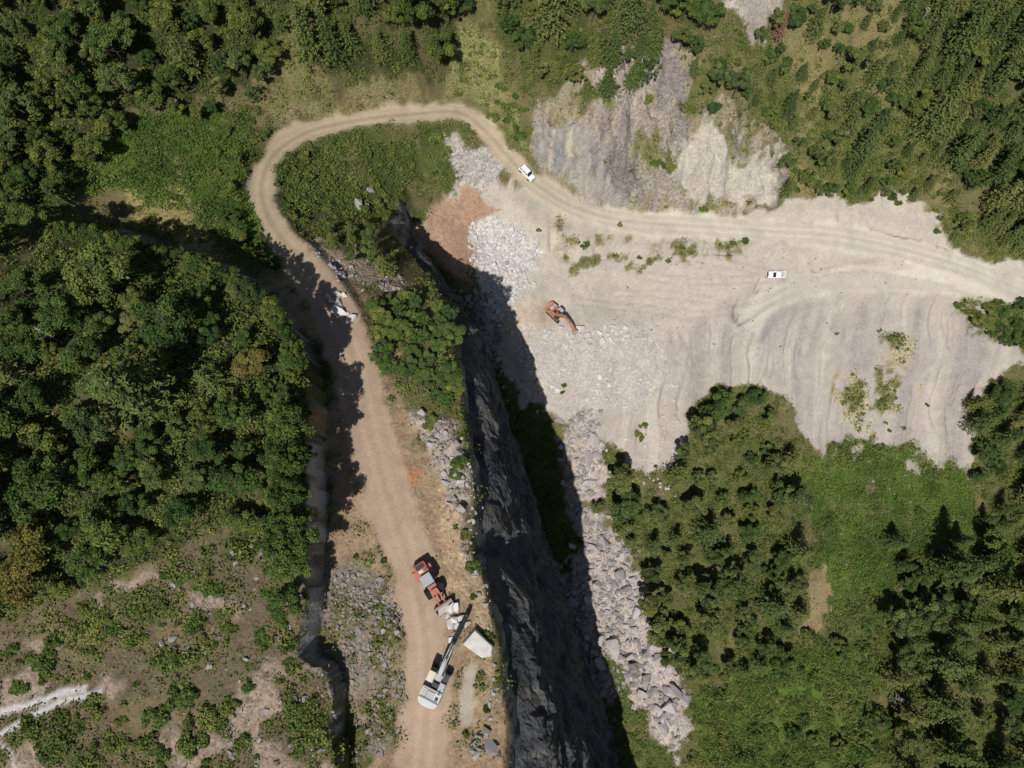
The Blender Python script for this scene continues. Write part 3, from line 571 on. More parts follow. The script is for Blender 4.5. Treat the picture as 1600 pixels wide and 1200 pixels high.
def K(w, kind, label, group, st=1.0):
    v, nm, cat, u = {'b': (BROAD, 'broadleaf_tree', 'tree', 6.2), 'y': (YELLOW, 'broadleaf_tree', 'tree', 6.0), 'c': (CON, 'conifer_tree', 'conifer', 4.4), 'p': (PINE, 'pine_tree', 'pine', 4.8)}[kind]
    return (w, nm, v, label, cat, group, st, u)
G1 = 'broadleaf trees on the knoll'; g1 = 'green broadleaf tree in the knoll wood above the road'
for u, v in ((385, 565), (45, 850), (25, 905)):
    p = drape([(u, v)], 5)[0]; TAKEN = np.concatenate([TAKEN, [[p[0], p[1], 5]]])
    plant_tree('broadleaf_tree', YELLOW[0], p, .8 if u > 100 else 1.0, 1.0, 'yellowing broadleaf tree standing out in the green wood on the knoll', 'tree', 'yellowing trees on the knoll')
p = drape([(447, 948)], 3)[0]; TAKEN = np.concatenate([TAKEN, [[p[0], p[1], 4]]])
plant_tree('broadleaf_tree', (broad_crown(170, R=3.0, mat=M_SHRUB), BROAD[2][1]), p, .8, 1.0, 'bright green lone tree at the foot end of the grey road-cut wall', 'tree', None)
p = drape([(452, 888)], 3)[0]; TAKEN = np.concatenate([TAKEN, [[p[0], p[1], 4]]])
plant_tree('broadleaf_tree', BROAD[4], p, .8, .9, 'dark dense tree hugging the top of the grey road-cut wall', 'tree', None)
forest([(0,440),(110,395),(250,425),(330,425),(420,480),(468,570),(474,720),(458,800),(440,850),(390,850),(335,770),(320,700),(280,830),(130,900),(-40,960),(-60,500)], 120, 5.0, [K(1, 'b', g1, G1), K(.22, 'p', 'olive pine in the knoll wood above the road', 'pines on the knoll', .9)], 5, (.9, 1.4), 1.0, 3.5)
rimc = catmull(ht[7:17]); rl = np.concatenate([[0], np.cumsum(np.hypot(*np.diff(rimc[:, :2], axis=0).T))])
for s_ in np.arange(5.0, rl[-1], 2.3):
    x = np.interp(s_, rl, rimc[:, 0]); y = np.interp(s_, rl, rimc[:, 1]); x2 = np.interp(s_+1, rl, rimc[:, 0]); y2 = np.interp(s_+1, rl, rimc[:, 1]); d = math.hypot(x2-x, y2-y)
    o = R3.uniform(.8, 2.6); x -= (y2-y)/d*o; y += (x2-x)/d*o; p = (x, y, float(H(x, y))); sc_ = R3.uniform(.68, .98)*(.62 if y > 26 else 1.15)
    TAKEN = np.concatenate([TAKEN, [[x, y, 2.5]]])
    plant_tree('broadleaf_tree', BROAD[R3.integers(11)], p, sc_, R3.uniform(1.2, 1.55), ('large' if sc_ > .75 else 'small')+' broadleaf tree in the row along the rim of the shaded road cut', 'tree', 'trees on the rim of the road cut')
G2 = 'broadleaf trees beyond the meadow'; g2 = 'broadleaf tree in the forest beyond the grassy meadow'
forest(F_TOPL, 105, 4.6, [K(4, 'b', g2, G2, 1.15), K(1, 'p', 'olive pine in the forest beyond the grassy meadow', 'pines beyond the meadow')], 6, (1.05, 1.4))
G4 = 'tall trees above the loop road'
forest(F_TOPM, 60, 4.2, [K(1, 'b', 'tall broadleaf tree in the wood above the loop road', G4, 1.5), K(1, 'c', 'tall dark conifer in the wood above the loop road', 'conifers above the loop road', 1.1)], 6, (1.1, 1.5), road_gap=5)
forest(F_TOPR, 70, 4.2, [K(2, 'b', 'broadleaf tree in the wood topping the bare rock slope', 'trees on top of the rock slope', 1.1), K(1.4, 'p', 'olive pine in the wood topping the bare rock slope', 'pines on top of the rock slope'), K(1.6, 'c', 'dark conifer in the wood topping the bare rock slope', 'conifers on top of the rock slope')], 5, (1.1, 1.5))
G5 = 'spruces on the far quarry hillside'
forest(F_SPR, 100, 4.3, [K(5, 'c', 'slender dark spruce in the plantation above the quarry', G5, .9), K(1, 'b', 'broadleaf tree in the spruce plantation above the quarry', 'broadleaf trees among the spruces', .9)], 6, (1.15, 1.55))
forest(F_SLOPE, 130, 3.3, [K(2.4, 'p', 'bushy olive pine on the green slope above the quarry', 'pines on the green slope'), K(1.5, 'c', 'dark conifer on the green slope above the quarry', 'conifers on the green slope', .9), K(2, 'b', 'broadleaf tree on the green slope above the quarry', 'small trees on the green slope', .8)], 3, (.9, 1.45), road_gap=6)
G6 = 'pines on the spur below the quarry'
forest(F_MOUND, 75, 4.9, [K(3, 'p', 'olive pine on the wooded spur below the quarry', G6), K(1.2, 'b', 'broadleaf tree on the wooded spur below the quarry', 'broadleaf trees on the spur', .9)], 5, (1.0, 1.4))
forest([(1400,930),(1480,840),(1540,840),(1660,880),(1660,1260),(1420,1260),(1390,1060)], 55, 6.0, [K(2, 'c', 'spreading conifer in the valley wood below the meadow', 'conifers in the valley wood', 1.15), K(3, 'p', 'ragged pine in the valley wood below the meadow', 'pines in the valley wood'), K(1, 'b', 'broadleaf tree in the valley wood below the meadow', 'broadleaf trees in the valley wood')], 6, (.9, 1.35))
forest(F_EDGE, 22, 5.0, [K(2, 'c', 'dark conifer in the grove beside the tip slope', 'conifers beside the tip slope', 1.1), K(1, 'b', 'broadleaf tree in the grove beside the tip slope', 'broadleaf trees beside the tip slope')], 5)
forest([(570,478),(640,455),(702,465),(716,560),(712,650),(665,610),(600,575)], 30, 2.9, [K(1, 'b', 'bushy tree in the thicket on the canyon rim', 'thicket on the canyon rim', .5)], 1.5, (.95, 1.25), 1.2, 8)
forest([(505,345),(560,330),(600,370),(605,415),(560,400),(510,395)], 9, 3.8, [K(1, 'p', 'dark pine on the crest inside the road loop', 'pines inside the road loop')], 4, (.7, 1.0), .8, 5)
forest([(1530,478),(1570,468),(1660,480),(1660,550),(1590,540),(1530,505)], 16, 2.9, [K(1, 'b', 'green tree in the thicket under the quarry road', 'thicket under the quarry road', .6)], 2, (1.0, 1.3), .3, 6)
forest([(330,340),(400,330),(440,380),(450,420),(400,410)], 9, 3.2, [K(1, 'b', 'broadleaf tree in the clump outside the road bend', 'small trees outside the road bend', .8)], 2, (.8, 1.0), 1.0, 5)
forest([(1395,840),(1430,850),(1440,900),(1400,900)], 3, 4, [K(1, 'c', 'slim dark conifer alone in the green valley meadow', 'lone conifers in the valley meadow', 1.1)], 5)
forest([(1085,1010),(1290,985),(1390,1060),(1370,1210),(1090,1210)], 8, 4.6, [K(1, 'b', 'bushy tree on the green flat beside the valley rockfall', 'bushy trees on the valley flat', .65)], 2, (.7, 1.1))
shrubs_later = [([(1085,1010),(1290,985),(1390,1060),(1370,1210),(1090,1210)], 60, 3.2, 'round shrub on the green flat beside the valley rockfall', 'shrubs on the valley flat', (.8, 1.5)),
 ([(1500,475),(1560,470),(1640,490),(1640,550),(1560,530)], 22, 2.2, 'shrub in the thicket under the quarry road', 'shrubs under the quarry road', (.9, 1.5)),
 ([(1270,740),(1500,760),(1530,860),(1300,900)], 22, 2.2, 'low shrub on the stony valley meadow', 'shrubs on the valley meadow', (.6, 1.1))]
p = drape([(1220, 42)], 4)[0]; plant_tree('conifer_tree', BROWN[0], p, 1.0, 1.0, 'dead conifer with rusty brown needles beside a bare patch above the rock slope', 'conifer', None)
def dead_tree(p, h, label, seed, group=None):
    r = random.Random(seed); L = [([(0, 0, -.4), (r.uniform(-.3, .3), 0, h*.5), (r.uniform(-.5, .5), .2, h)], [.18, .12, .03], 6)]
    for k in range(13):
        z = h*r.uniform(.2, .95); a = r.uniform(0, 6.28); l = h*r.uniform(.2, .42)*(1.15-z/h)
        e = (math.cos(a)*l, math.sin(a)*l, z+l*.45); L.append(([(0, 0, z), (e[0]*.5, e[1]*.5, z+l*.3), e], [.07, .05, .02], 4))
        b = a+r.uniform(-.9, .9); L.append(([(e[0]*.5, e[1]*.5, z+l*.3), (e[0]*.5+math.cos(b)*l*.5, e[1]*.5+math.sin(b)*l*.5, z+l*.5)], [.04, .015], 4))
    root = obj('dead_tree', None, None, tuple(p)); t = obj('trunk', tubes_mesh('trunk', L[:1], M_GREYWOOD), root); obj('branches', tubes_mesh('branches', L[1:], M_GREYWOOD), root)
    tag(root, label, 'dead tree', group)
for i, (u, v, h, lab) in enumerate(((1400, 1092, 8, 'bleached leafless tree in a gap of the valley wood'), (1438, 35, 9, 'bleached leafless trunk at the edge of the spruce plantation'), (160, 70, 7, 'grey leafless tree inside the forest beyond the meadow'), (70, 520, 6, 'grey leafless tree in the knoll wood'))):
    dead_tree(drape([(u, v)], 4)[0], h, lab, i)
p = drape([(1345, 1010), (1356, 1030)], .3); d = p[1]-p[0]
tag(obj('fallen_log', tubes_mesh('fallen_log', [([(0, 0, .15), tuple(d*.5+np.array([0, 0, .18])), tuple(d+np.array([0, 0, .15]))], [.16, .14, .09], 7)], M_GREYWOOD), None, tuple(p[0])), 'bare white fallen log lying in the valley clearing', 'log')

# shrubs one can pick out, then the low cover nobody could count
def shrubs(P, n, gap, label, group, s=(.7, 1.3), mats=SHRUB, sz=(.7, 1.1), slope=3, rg=.6):
    for p, q in scatter(P, n, gap, .4, R3, slope, rg): plant_shrub(mats[R3.integers(len(mats))], p, q/2.2*R3.uniform(*s), R3.uniform(*sz), label, group)
for u, v, s in ((70,1030,2.0),(82,1000,1.6),(258,1032,2.2),(280,1085,2.3),(240,1120,2.0),(330,1120,2.4),(300,1160,2.2),(180,1160,2.0),(90,1165,1.7),(460,1108,2.0),(462,1130,1.7),(358,1105,1.5),(205,1000,1.6),(330,920,1.8),(310,900,1.4),(150,960,2.0),(180,985,1.6),(410,1000,1.5),(355,980,1.4),(70,1180,1.5),(375,1160,1.6),(250,1180,1.6),(30,1075,1.5),(420,930,1.5)):
    p = drape([(u, v)], .6)[0]; TAKEN = np.concatenate([TAKEN, [[p[0], p[1], s*1.3]]]); plant_shrub(SHRUB[R3.integers(8)], p, s*.85, .75, 'rounded green shrub on the dry scrubby terrace beside the rubble', 'shrubs on the dry terrace')
shrubs([(0,970),(130,920),(290,890),(470,900),(480,1000),(520,1060),(530,1200),(0,1200)], 22, 2.2, 'low green shrub between dry brush on the scrubby terrace', 'low shrubs on the dry terrace', (.7, 1.3))
for u, v, s in ((1014,152,1.9),(914,382,1.6),(842,358,.8),(1030,255,2.2),(1045,262,1.7),(968,350,.9),(945,250,.9),(985,265,.8),(1100,325,1.4),(1170,315,.9),(1395,528,1.7),(1375,516,.8),(1385,605,1.0),(1340,630,.8),(1385,660,.8),(1322,690,1.0),(1390,672,.8),(1338,622,.9),(1412,668,.9),(1450,632,.8),(1308,520,.7),(1220,540,.4),(1350,645,.9),(1374,630,.7),(1500,475,1.6),(1510,485,1.4),(1470,340,1.3),(1465,360,1.1),(1145,378,1.4),(1165,375,1.1),(1045,405,1.2),(1000,402,.9),(1060,385,1.1),(1000,680,2.0),(1005,665,1.4),(948,710,1.8),(880,600,1.1),(880,612,.9)):
    p = drape([(u, v)], .3)[0]; TAKEN = np.concatenate([TAKEN, [[p[0], p[1], s]]])
    hi = v < 330
    plant_shrub(SHRUB[R3.integers(8)], p, s*.8, .75, 'small shrub clinging to the bare rock slope above the quarry road' if hi else 'small isolated shrub on the bare beige quarry ground', 'shrubs on the rock slope' if hi else 'shrubs on the quarry ground')
for a_sh in shrubs_later: shrubs(*a_sh)
shrubs([(700,190),(790,150),(830,230),(780,190)], 14, 2.4, 'shrub in the strip between the loop road and the rock slope', 'shrubs beside the upper road')
shrubs([(760,120),(800,90),(840,160),(820,230),(770,160)], 14, 2.2, 'shrub in the strip between the loop road and the rock slope', 'shrubs beside the upper road')
shrubs(LOOP, 45, 2.3, 'low shrub on the green slope inside the road loop', 'shrubs inside the road loop', (.7, 1.25))
shrubs([(1380,870),(1540,880),(1400,1100),(1280,1050)], 20, 2.6, 'shrub in the clearing of the valley wood', 'shrubs in the valley clearing')
shrubs([(300,130),(420,160),(400,320),(330,300)], 18, 2.5, 'shrub on the grassy meadow between forest and loop road', 'shrubs on the meadow')
shrubs([(1215,160),(1430,80),(1500,340),(1240,295)], 60, 2.5, 'round shrub on the green slope above the beige quarry bench', 'shrubs on the green slope')
shrubs([(650,640),(720,650),(748,800),(770,960),(785,1100),(760,1130),(735,900)], 14, 1.5, 'small weed shrub along the rocky canyon rim', 'shrubs on the canyon rim')

def cover(name, label, cat, n, dens_fn, mat, hgt, size, rng, tint0=.5):
    ca = VEG.copy(); fm_ = dens_fn()*DENSE; pr = (fm_[:-1, :-1]*((XS[1:]-XS[:-1])[None]*(YS[1:]-YS[:-1])[:, None])).ravel(); cum = np.cumsum(pr)
    k = np.searchsorted(cum, rng.uniform(0, cum[-1], n)); j, i = np.divmod(k, nx-1)
    x = XS[i]+rng.uniform(0, 1, n)*(XS[i+1]-XS[i]); y = YS[j]+rng.uniform(0, 1, n)*(YS[j+1]-YS[j])
    lump = np.clip(.45+fbm(x, y, 2.6, 3, 120)*.8, .05, 1.3); z = H(x, y)+hgt*lump*rng.uniform(.15, 1, n)
    c = np.stack([x, y, z], 1); nn = unit(rng.normal(size=(n, 3))*.75+np.array([0, -.1, .9])); ln = rng.uniform(.6, 1.4, n)*size
    Q = cards(c, nn, ln, ln*.6, rng); tint = np.clip(tint0+.3*fbm(x, y, 9, 3, 121)+rng.normal(size=n)*.15, 0, 1)
    o = bpy.data.objects.new(name, leaf_mesh(name, Q, tint, mat)); COL.objects.link(o); tag(o, label, cat, kind='stuff')
OKR = (1-smooth(.0, .35, np.maximum(roadmask, roadmask2)))*(1-steep)
cover('undergrowth', 'low green undergrowth and weeds covering the slopes and meadows', 'undergrowth', 270000, lambda: OKR*np.clip(VEG-.25, 0, 1)*np.clip(1.15-DRY*1.1, .05, 1)*smooth(-.7, .1, n2+n1*.5+VEG-.7), M_SHRUB, .85, .46, R3, .45)
cover('meadow_grass', 'fresh bright green grass and herbs of the meadows', 'grass', 85000, lambda: OKR*np.maximum(m_mead*(VEG > .5)*smooth(-.9, 0, n2+.3), m_flat*smooth(-.25, .4, n2+n1*.7)), M_GRASS, .95, .46, R3, .5)
cover('dry_grass', 'straw coloured dry grass and brush on the scrubby terraces', 'dry grass', 70000, lambda: OKR*np.clip(VEG-.1, 0, .6)*DRY*smooth(-.5, .5, n1+n3), M_DRY, .45, .36, R3, .5)

def bushes(name, label, n, per, dens_fn, mat, rad, size, rng):
    fm_ = dens_fn()*DENSE; cum = np.cumsum((fm_[:-1, :-1]*((XS[1:]-XS[:-1])[None]*(YS[1:]-YS[:-1])[:, None])).ravel())
    k = np.searchsorted(cum, rng.uniform(0, cum[-1], n)); j, i = np.divmod(k, nx-1); bx = XS[i]+rng.uniform(0, .5, n); by = YS[j]+rng.uniform(0, .5, n)
    br = rad[0]+(rad[1]-rad[0])*rng.uniform(size=n)**1.8; bt = np.clip(rng.normal(.5, .22, n), 0, 1)
    d = unit(rng.normal(size=(n, per, 3))); d[..., 2] = np.abs(d[..., 2]); c = np.stack([bx, by, H(bx, by)+.05], 1)[:, None]+d*(br[:, None, None]*rng.uniform(.55, 1.1, (n, per, 1)))*np.array([1, 1, .85])
    nn = unit(d+rng.normal(size=d.shape)*.55+np.array([0, 0, .3])); ln = rng.uniform(.6, 1.4, (n, per))*size
    Q = cards(c.reshape(-1, 3), nn.reshape(-1, 3), ln.ravel(), ln.ravel()*.6, rng); t = np.clip(bt[:, None]+rng.normal(size=(n, per))*.14, 0, 1).ravel()
    o = bpy.data.objects.new(name, leaf_mesh(name, Q, t, mat)); COL.objects.link(o); tag(o, label, 'scrub', kind='stuff')
GREEN = OKR*np.clip(VEG-.3, 0, 1)*np.clip(1.2-DRY, .08, 1)*(1-.85*m_mead)
bushes('scrub_cover', 'dense low bushes and saplings covering the green slopes', 9500, 46, lambda: GREEN*smooth(-.7, .2, n1*.5+n2+.1), M_SHRUB, (.45, 2.1), .42, R3)
bushes('scrub_cover', 'dull brown and olive low brush on the dry terraces', 1500, 34, lambda: OKR*np.clip(VEG-.1, 0, .6)*DRY*smooth(-.2, .4, n2), M_DRY, (.3, .9), .30, R3)

# ------------------------------------------------------------------ rocks
def rock_arrays(seed, n=15):
    r = random.Random(seed); bm = bmesh.new()
    for _ in range(n):
        v = Vector((r.gauss(0, 1), r.gauss(0, 1), r.gauss(0, 1))).normalized()*r.uniform(.8, 1.05)
        bm.verts.new((max(-.72, min(.72, v.x)), max(-.62, min(.62, v.y))*.9, max(-.55, min(.55, v.z))*.85))
    g = bmesh.ops.convex_hull(bm, input=bm.verts); bmesh.ops.delete(bm, geom=list({e for e in g['geom_interior']+g['geom_unused'] if isinstance(e, bmesh.types.BMVert)}), context='VERTS')
    bmesh.ops.triangulate(bm, faces=bm.faces); bmesh.ops.recalc_face_normals(bm, faces=bm.faces)
    bm.verts.index_update(); V = np.array([v.co[:] for v in bm.verts]); F = np.array([[v.index for v in f.verts] for f in bm.faces]); bm.free(); return V, F
RA = [rock_arrays(400+i, 13+i % 6) for i in range(14)]
def rock_mesh(name, i, mat): return mesh_from(name, RA[i][0], RA[i][1], mat, False)
RM = {m.name: [rock_mesh('boulder', i, m) for i in range(14)] for m in (M_ROCK, M_ROCKD, M_WHITE)}
def put_rock(p, s, label, group, mat=M_ROCK, flat=1.0, name='boulder', rng=R3):
    o = obj(name, RM[mat.name][rng.integers(14)], None, (p[0], p[1], p[2]+s*.16), 0, (s*rng.uniform(.85, 1.2)*.72, s*rng.uniform(.75, 1.1)*.72, s*flat*rng.uniform(.6, .95)*.72))
    o.rotation_euler = (rng.normal()*.3, rng.normal()*.3, rng.uniform(0, 6.28)); w_ = '' if label.startswith(('huge', 'large')) else 'bulky ' if s > 2.6 else 'middling ' if s > 1.4 else 'little '
    tag(o, w_+label, 'boulder' if name == 'boulder' else 'stone block', group); return o
def rocks(P, n, s, label, group, mat=M_ROCK, rg=.3, gapk=.95):
    P = np.asarray(P, float); lo = P.min(0); hi = P.max(0); C = np.stack([R3.uniform(lo[0], hi[0], n*6), R3.uniform(lo[1], hi[1], n*6)], 1); C = C[inside(C[:, 0], C[:, 1], P)]
    W = drape(C); acc = np.zeros((0, 3)); dr, sr = dist_poly(W[:, 0], W[:, 1], roadc)
    for w, d in zip(W, dr):
        if d < 3.4+rg: continue
        q = s[0]+(s[1]-s[0])*R3.uniform()**2.2
        if len(acc) and (np.hypot(acc[:, 0]-w[0], acc[:, 1]-w[1]) < (acc[:, 2]+q)*.5*gapk).any(): continue
        acc = np.concatenate([acc, [[w[0], w[1], q]]]); put_rock(w, q, label, group, mat)
        if len(acc) >= n: break
SCREE = [(890,815),(935,825),(985,880),(1000,940),(1020,1000),(1060,1035),(1075,1100),(1040,1150),(1000,1100),(960,1030),(910,960),(890,890)]
rocks(SCREE, 100, (1.6, 4.2), 'pale angular boulder in the valley rockfall beside the shaded canyon', 'boulders in the valley rockfall')
rocks([(960,1010),(1010,990),(1070,1040),(1075,1110),(1040,1140),(1000,1090)], 14, (3.0, 5.6), 'huge grey slab-sided boulder in the lower valley rockfall', 'huge boulders in the valley rockfall')
rocks([(862,650),(925,640),(938,690),(925,760),(890,780),(868,720)], 22, (1.8, 5.0), 'large grey boulder at the head of the rockfall below the rubble tip', 'boulders at the rockfall head')
rocks([(848,512),(990,510),(985,530),(900,545),(855,540)], 26, (1.2, 2.6), 'pale block of broken stone in the row beside the orange excavator', 'stones beside the orange excavator', M_WHITE)
rocks([(735,365),(800,355),(820,420),(795,485),(765,470)], 24, (1.0, 2.1), 'pale rock lying in the white rubble below the brown earth pile', 'rocks in the white rubble', M_WHITE)
rocks([(800,560),(900,570),(1000,570),(1040,620),(930,635),(810,610)], 24, (1.0, 2.0), 'pale rock at the lower edge of the quarry rubble tip', 'rocks on the rubble tip', M_WHITE)
rocks([(650,640),(700,660),(735,740),(740,800),(715,800),(680,720)], 28, (.9, 2.1), 'weathered stone in the outcrop on the canyon rim', 'stones on the canyon rim', M_ROCK, 1)
rocks([(505,905),(570,890),(625,960),(630,1080),(570,1150),(545,1060)], 34, (.6, 1.3), 'grey stone in the rubble bank between terrace and haul road', 'stones in the rubble bank', M_ROCKD, .8)
rocks([(875,900),(905,960),(960,1085),(930,1085),(880,980)], 14, (1.5, 4.0), 'boulder lying in the shade at the foot of the canyon wall', 'boulders in the canyon shade')
for u, v, s in ((513,465,1.0),(527,460,1.1),(520,470,.9),(529,480,1.6),(531,489,1.9),(549,500,1.6),(540,492,1.0),(538,462,.8)):
    put_rock(drape([(u, v)])[0], s*1.5, 'white stone block in the small cluster at the side of the haul road bend', 'white blocks at the road bend', M_WHITE, .9, 'stone_block')
for u, v, s in ((580,298,2.4),(560,322,2.6),(572,326,2.0)):
    put_rock(drape([(u, v)])[0], s, 'pale lone boulder on the green slope inside the road loop', 'boulders inside the road loop', M_ROCK)
for u, v, s in ((704,951,2.0),(714,948,1.6),(708,968,1.9),(722,967,1.9),(703,975,1.4),(716,980,1.5),(700,962,1.3),(730,975,1.1),(712,992,1.0),(705,1000,.9)):
    put_rock(drape([(u, v)])[0], s, 'cream quarried block in the pile between loader bucket and excavator arm', 'cream blocks between the machines', M_WHITE, .95, 'stone_block')
for u, v, s in ((742,1160,1.5),(752,1168,1.3),(737,1172,1.2),(748,1152,1.2),(744,1180,1.4),(760,1140,1.6)):
    put_rock(drape([(u, v)])[0], s, 'brown broken stone in the small heap on the canyon rim past the excavator', 'stones in the rim heap', M_ROCKD)
put_rock(drape([(768, 1165)])[0], 2.6, 'large flat grey slab at the canyon rim beside the small stone heap', None, M_ROCK, .4)
def rubble(name, label, P, n, s, mat):
    P = np.asarray(P, float); lo = P.min(0); hi = P.max(0); C = np.stack([R3.uniform(lo[0], hi[0], n*3), R3.uniform(lo[1], hi[1], n*3)], 1)
    C = C[inside(C[:, 0]+R3.normal(size=len(C))*9, C[:, 1]+R3.normal(size=len(C))*9, P)][:n]; W = drape(C); dr, _ = dist_poly(W[:, 0], W[:, 1], roadc); W = W[(dr > 3.2) & (fbm(W[:, 0], W[:, 1], 6, 3, 160)*.9+.25 > R3.uniform(-.5, .8, len(W)))]; Vs = []; Fs = []; o = 0
    for w in W:
        V, F = RA[R3.integers(14)]; q = s[0]*.8+(s[1]*1.25-s[0])*R3.uniform()**3.5; a = R3.uniform(0, 6.28); c, d = math.cos(a), math.sin(a)
        v = V*np.array([1, R3.uniform(.7, 1.1), R3.uniform(.5, 1)])*q*.72; b = R3.normal()*.4; v = np.stack([v[:, 0], v[:, 1]*math.cos(b)-v[:, 2]*math.sin(b), v[:, 1]*math.sin(b)+v[:, 2]*math.cos(b)], 1)
        v = np.stack([v[:, 0]*c-v[:, 1]*d, v[:, 0]*d+v[:, 1]*c, v[:, 2]], 1)+w+np.array([0, 0, q*.1]); Vs.append(v); Fs.append(F+o); o += len(v)
    ob = bpy.data.objects.new(name, mesh_from(name, np.concatenate(Vs), np.concatenate(Fs), mat, False)); COL.objects.link(ob); tag(ob, label, 'rubble', kind='stuff')
rubble('rubble', 'loose pale rubble between the valley boulders', [(880,640),(940,640),(930,780),(990,860),(1010,990),(1075,1040),(1080,1130),(1040,1170),(960,1060),(890,940),(895,800),(888,720)], 2600, (.4, 1.6), M_ROCK)
rubble('rubble', 'white broken rubble spilling below the brown earth pile', [(730,355),(810,345),(835,400),(825,460),(785,500),(755,460)], 1500, (.35, 1.1), M_WHITE)
rubble('rubble', 'pale rubble tip around the orange excavator', [(785,500),(830,520),(985,505),(1060,560),(1050,620),(980,650),(900,650),(800,622),(780,560)], 1500, (.25, 1.2), M_WHITE)
rubble('rubble', 'grey stony bank beside the haul road', [(505,900),(570,885),(620,930),(640,990),(638,1090),(600,1190),(560,1190),(545,1090),(505,1020)], 2400, (.18, .75), M_ROCKD)
rubble('rubble', 'broken stones along the canyon rim', [(645,635),(705,650),(745,780),(765,930),(780,1100),(750,1130),(735,930),(700,800)], 900, (.2, .9), M_ROCK)
rubble('rubble', 'dark rubble at the shaded foot of the canyon wall', [(745,450),(775,500),(795,610),(770,610),(735,540),(700,460)], 500, (.5, 2.0), M_ROCK)
rubble('rubble', 'shaded rubble on the canyon bed', [(850,870),(900,930),(985,1100),(940,1130),(880,1010)], 700, (.5, 1.8), M_ROCK)
rubble('rubble', 'grey scree inside the loop road', [(690,230),(750,225),(785,260),(770,300),(700,290)], 500, (.3, .9), M_ROCK)
rubble('rubble', 'stones along the outer edge of the loop road', [(470,385),(560,395),(625,430),(640,455),(590,455),(520,430)], 350, (.25, .9), M_ROCK)
rubble('rubble', 'stones scattered over the dry terrace', [(380,760),(470,760),(470,1020),(520,1060),(540,1200),(350,1200),(250,1040),(230,930),(350,880)], 900, (.2, .9), M_ROCK)
rubble('rubble', 'stones scattered below the tip on the wooded spur', [(990,640),(1060,640),(1060,760),(1000,790),(940,720)], 500, (.3, 1.0), M_WHITE)
rubble('rubble', 'white stones scattered over the valley meadow', [(1265,700),(1400,690),(1520,740),(1530,860),(1400,900),(1290,900)], 420, (.18, .5), M_ROCK)
rubble('rubble', 'stones washed out over the quarry bench', [(860,350),(1180,350),(1500,430),(1300,520),(1100,560),(900,480)], 500, (.2, .6), M_ROCK)
# ------------------------------------------------------------------ machines and cars
def paint_mat(name, c, rough=.45, var=.12, metal=0.0, spec=.4): return noisy(name, c, var, 1.3, rough, spec, 0, .0, metal)
M_OR = paint_mat('faded_orange_paint', (.50, .20, .13)); M_RED = paint_mat('red_orange_paint', (.44, .15, .11)); M_GREY = paint_mat('dusty_grey_white_paint', (.56, .55, .53), .55, .18)
M_LG = paint_mat('light_grey_paint', (.40, .40, .40), .5, .2); M_CREAM = paint_mat('cream_roof_paint', (.62, .56, .44), .5, .1); M_DK = paint_mat('dark_steel', (.035, .036, .04), .5, .3); M_RUB = noisy('black_rubber', (.022, .022, .022), .3, 6, .85)
M_STEEL = noisy('worn_bucket_steel', (.36, .31, .28), .3, 2, .5, .5, 0, .2); M_CARW = paint_mat('white_car_paint', (.80, .80, .79), .25, .03, 0, .5); M_ROOFG = paint_mat('grey_blue_roof_paint', (.33, .37, .38), .5, .1)
M_CHR = paint_mat('bright_metal', (.6, .6, .6), .25, .05, 1.0); M_TAIL = paint_mat('red_lamp_plastic', (.4, .02, .02), .3, .02); M_LAMP = paint_mat('clear_lamp_plastic', (.7, .7, .68), .15, .02, 0, .6)
def glass():
    m, nt, bs = new_mat('dark_window_glass'); bs.inputs['Base Color'].default_value = (.015, .02, .022, 1); bs.inputs['Roughness'].default_value = .08; bs.inputs['Specular IOR Level'].default_value = .6; return m
M_GL = glass()
class MB:
    def __init__(s): s.bm = bmesh.new()
    def box(s, x0, x1, y0, y1, z0, z1, bev=.03, M=None):
        b = bmesh.new(); bmesh.ops.create_cube(b, size=1)
        for v in b.verts: v.co = ((x0+x1)/2+v.co.x*(x1-x0), (y0+y1)/2+v.co.y*(y1-y0), (z0+z1)/2+v.co.z*(z1-z0))
        return s._add(b, bev, M)
    def prism(s, pts, a, b_, axis='y', bev=.03, M=None):       # outline in x-z (axis y) or x-y (axis z)
        b = bmesh.new(); f = lambda p, t: (p[0], t, p[1]) if axis == 'y' else (p[0], p[1], t)
        A = [b.verts.new(f(p, a)) for p in pts]; B = [b.verts.new(f(p, b_)) for p in pts]; n = len(pts)
        b.faces.new(A); b.faces.new(B[::-1])
        for i in range(n): b.faces.new((A[i], B[i], B[(i+1) % n], A[(i+1) % n]))
        bmesh.ops.recalc_face_normals(b, faces=b.faces); return s._add(b, bev, M)
    def cyl(s, p, q, r, seg=14, r2=None, bev=0):
        b = bmesh.new(); p = Vector(p); q = Vector(q); d = q-p
        bmesh.ops.create_cone(b, cap_ends=True, segments=seg, radius1=r, radius2=r if r2 is None else r2, depth=d.length)
        b.transform(Matrix.Translation((p+q)/2) @ d.to_track_quat('Z', 'Y').to_matrix().to_4x4()); return s._add(b, bev, None)
    def _add(s, b, bev, M):
        if bev: bmesh.ops.bevel(b, geom=[e for e in b.edges], offset=bev, segments=2, affect='EDGES', clamp_overlap=True)
        if M is not None: b.transform(M)
        me = bpy.data.meshes.new('tmp'); b.to_mesh(me); b.free(); s.bm.from_mesh(me); bpy.data.meshes.remove(me); return s
    def build(s, name, mat, parent):
        me = bpy.data.meshes.new(name); s.bm.to_mesh(me); s.bm.free(); me.materials.append(mat); return obj(name, me, parent)
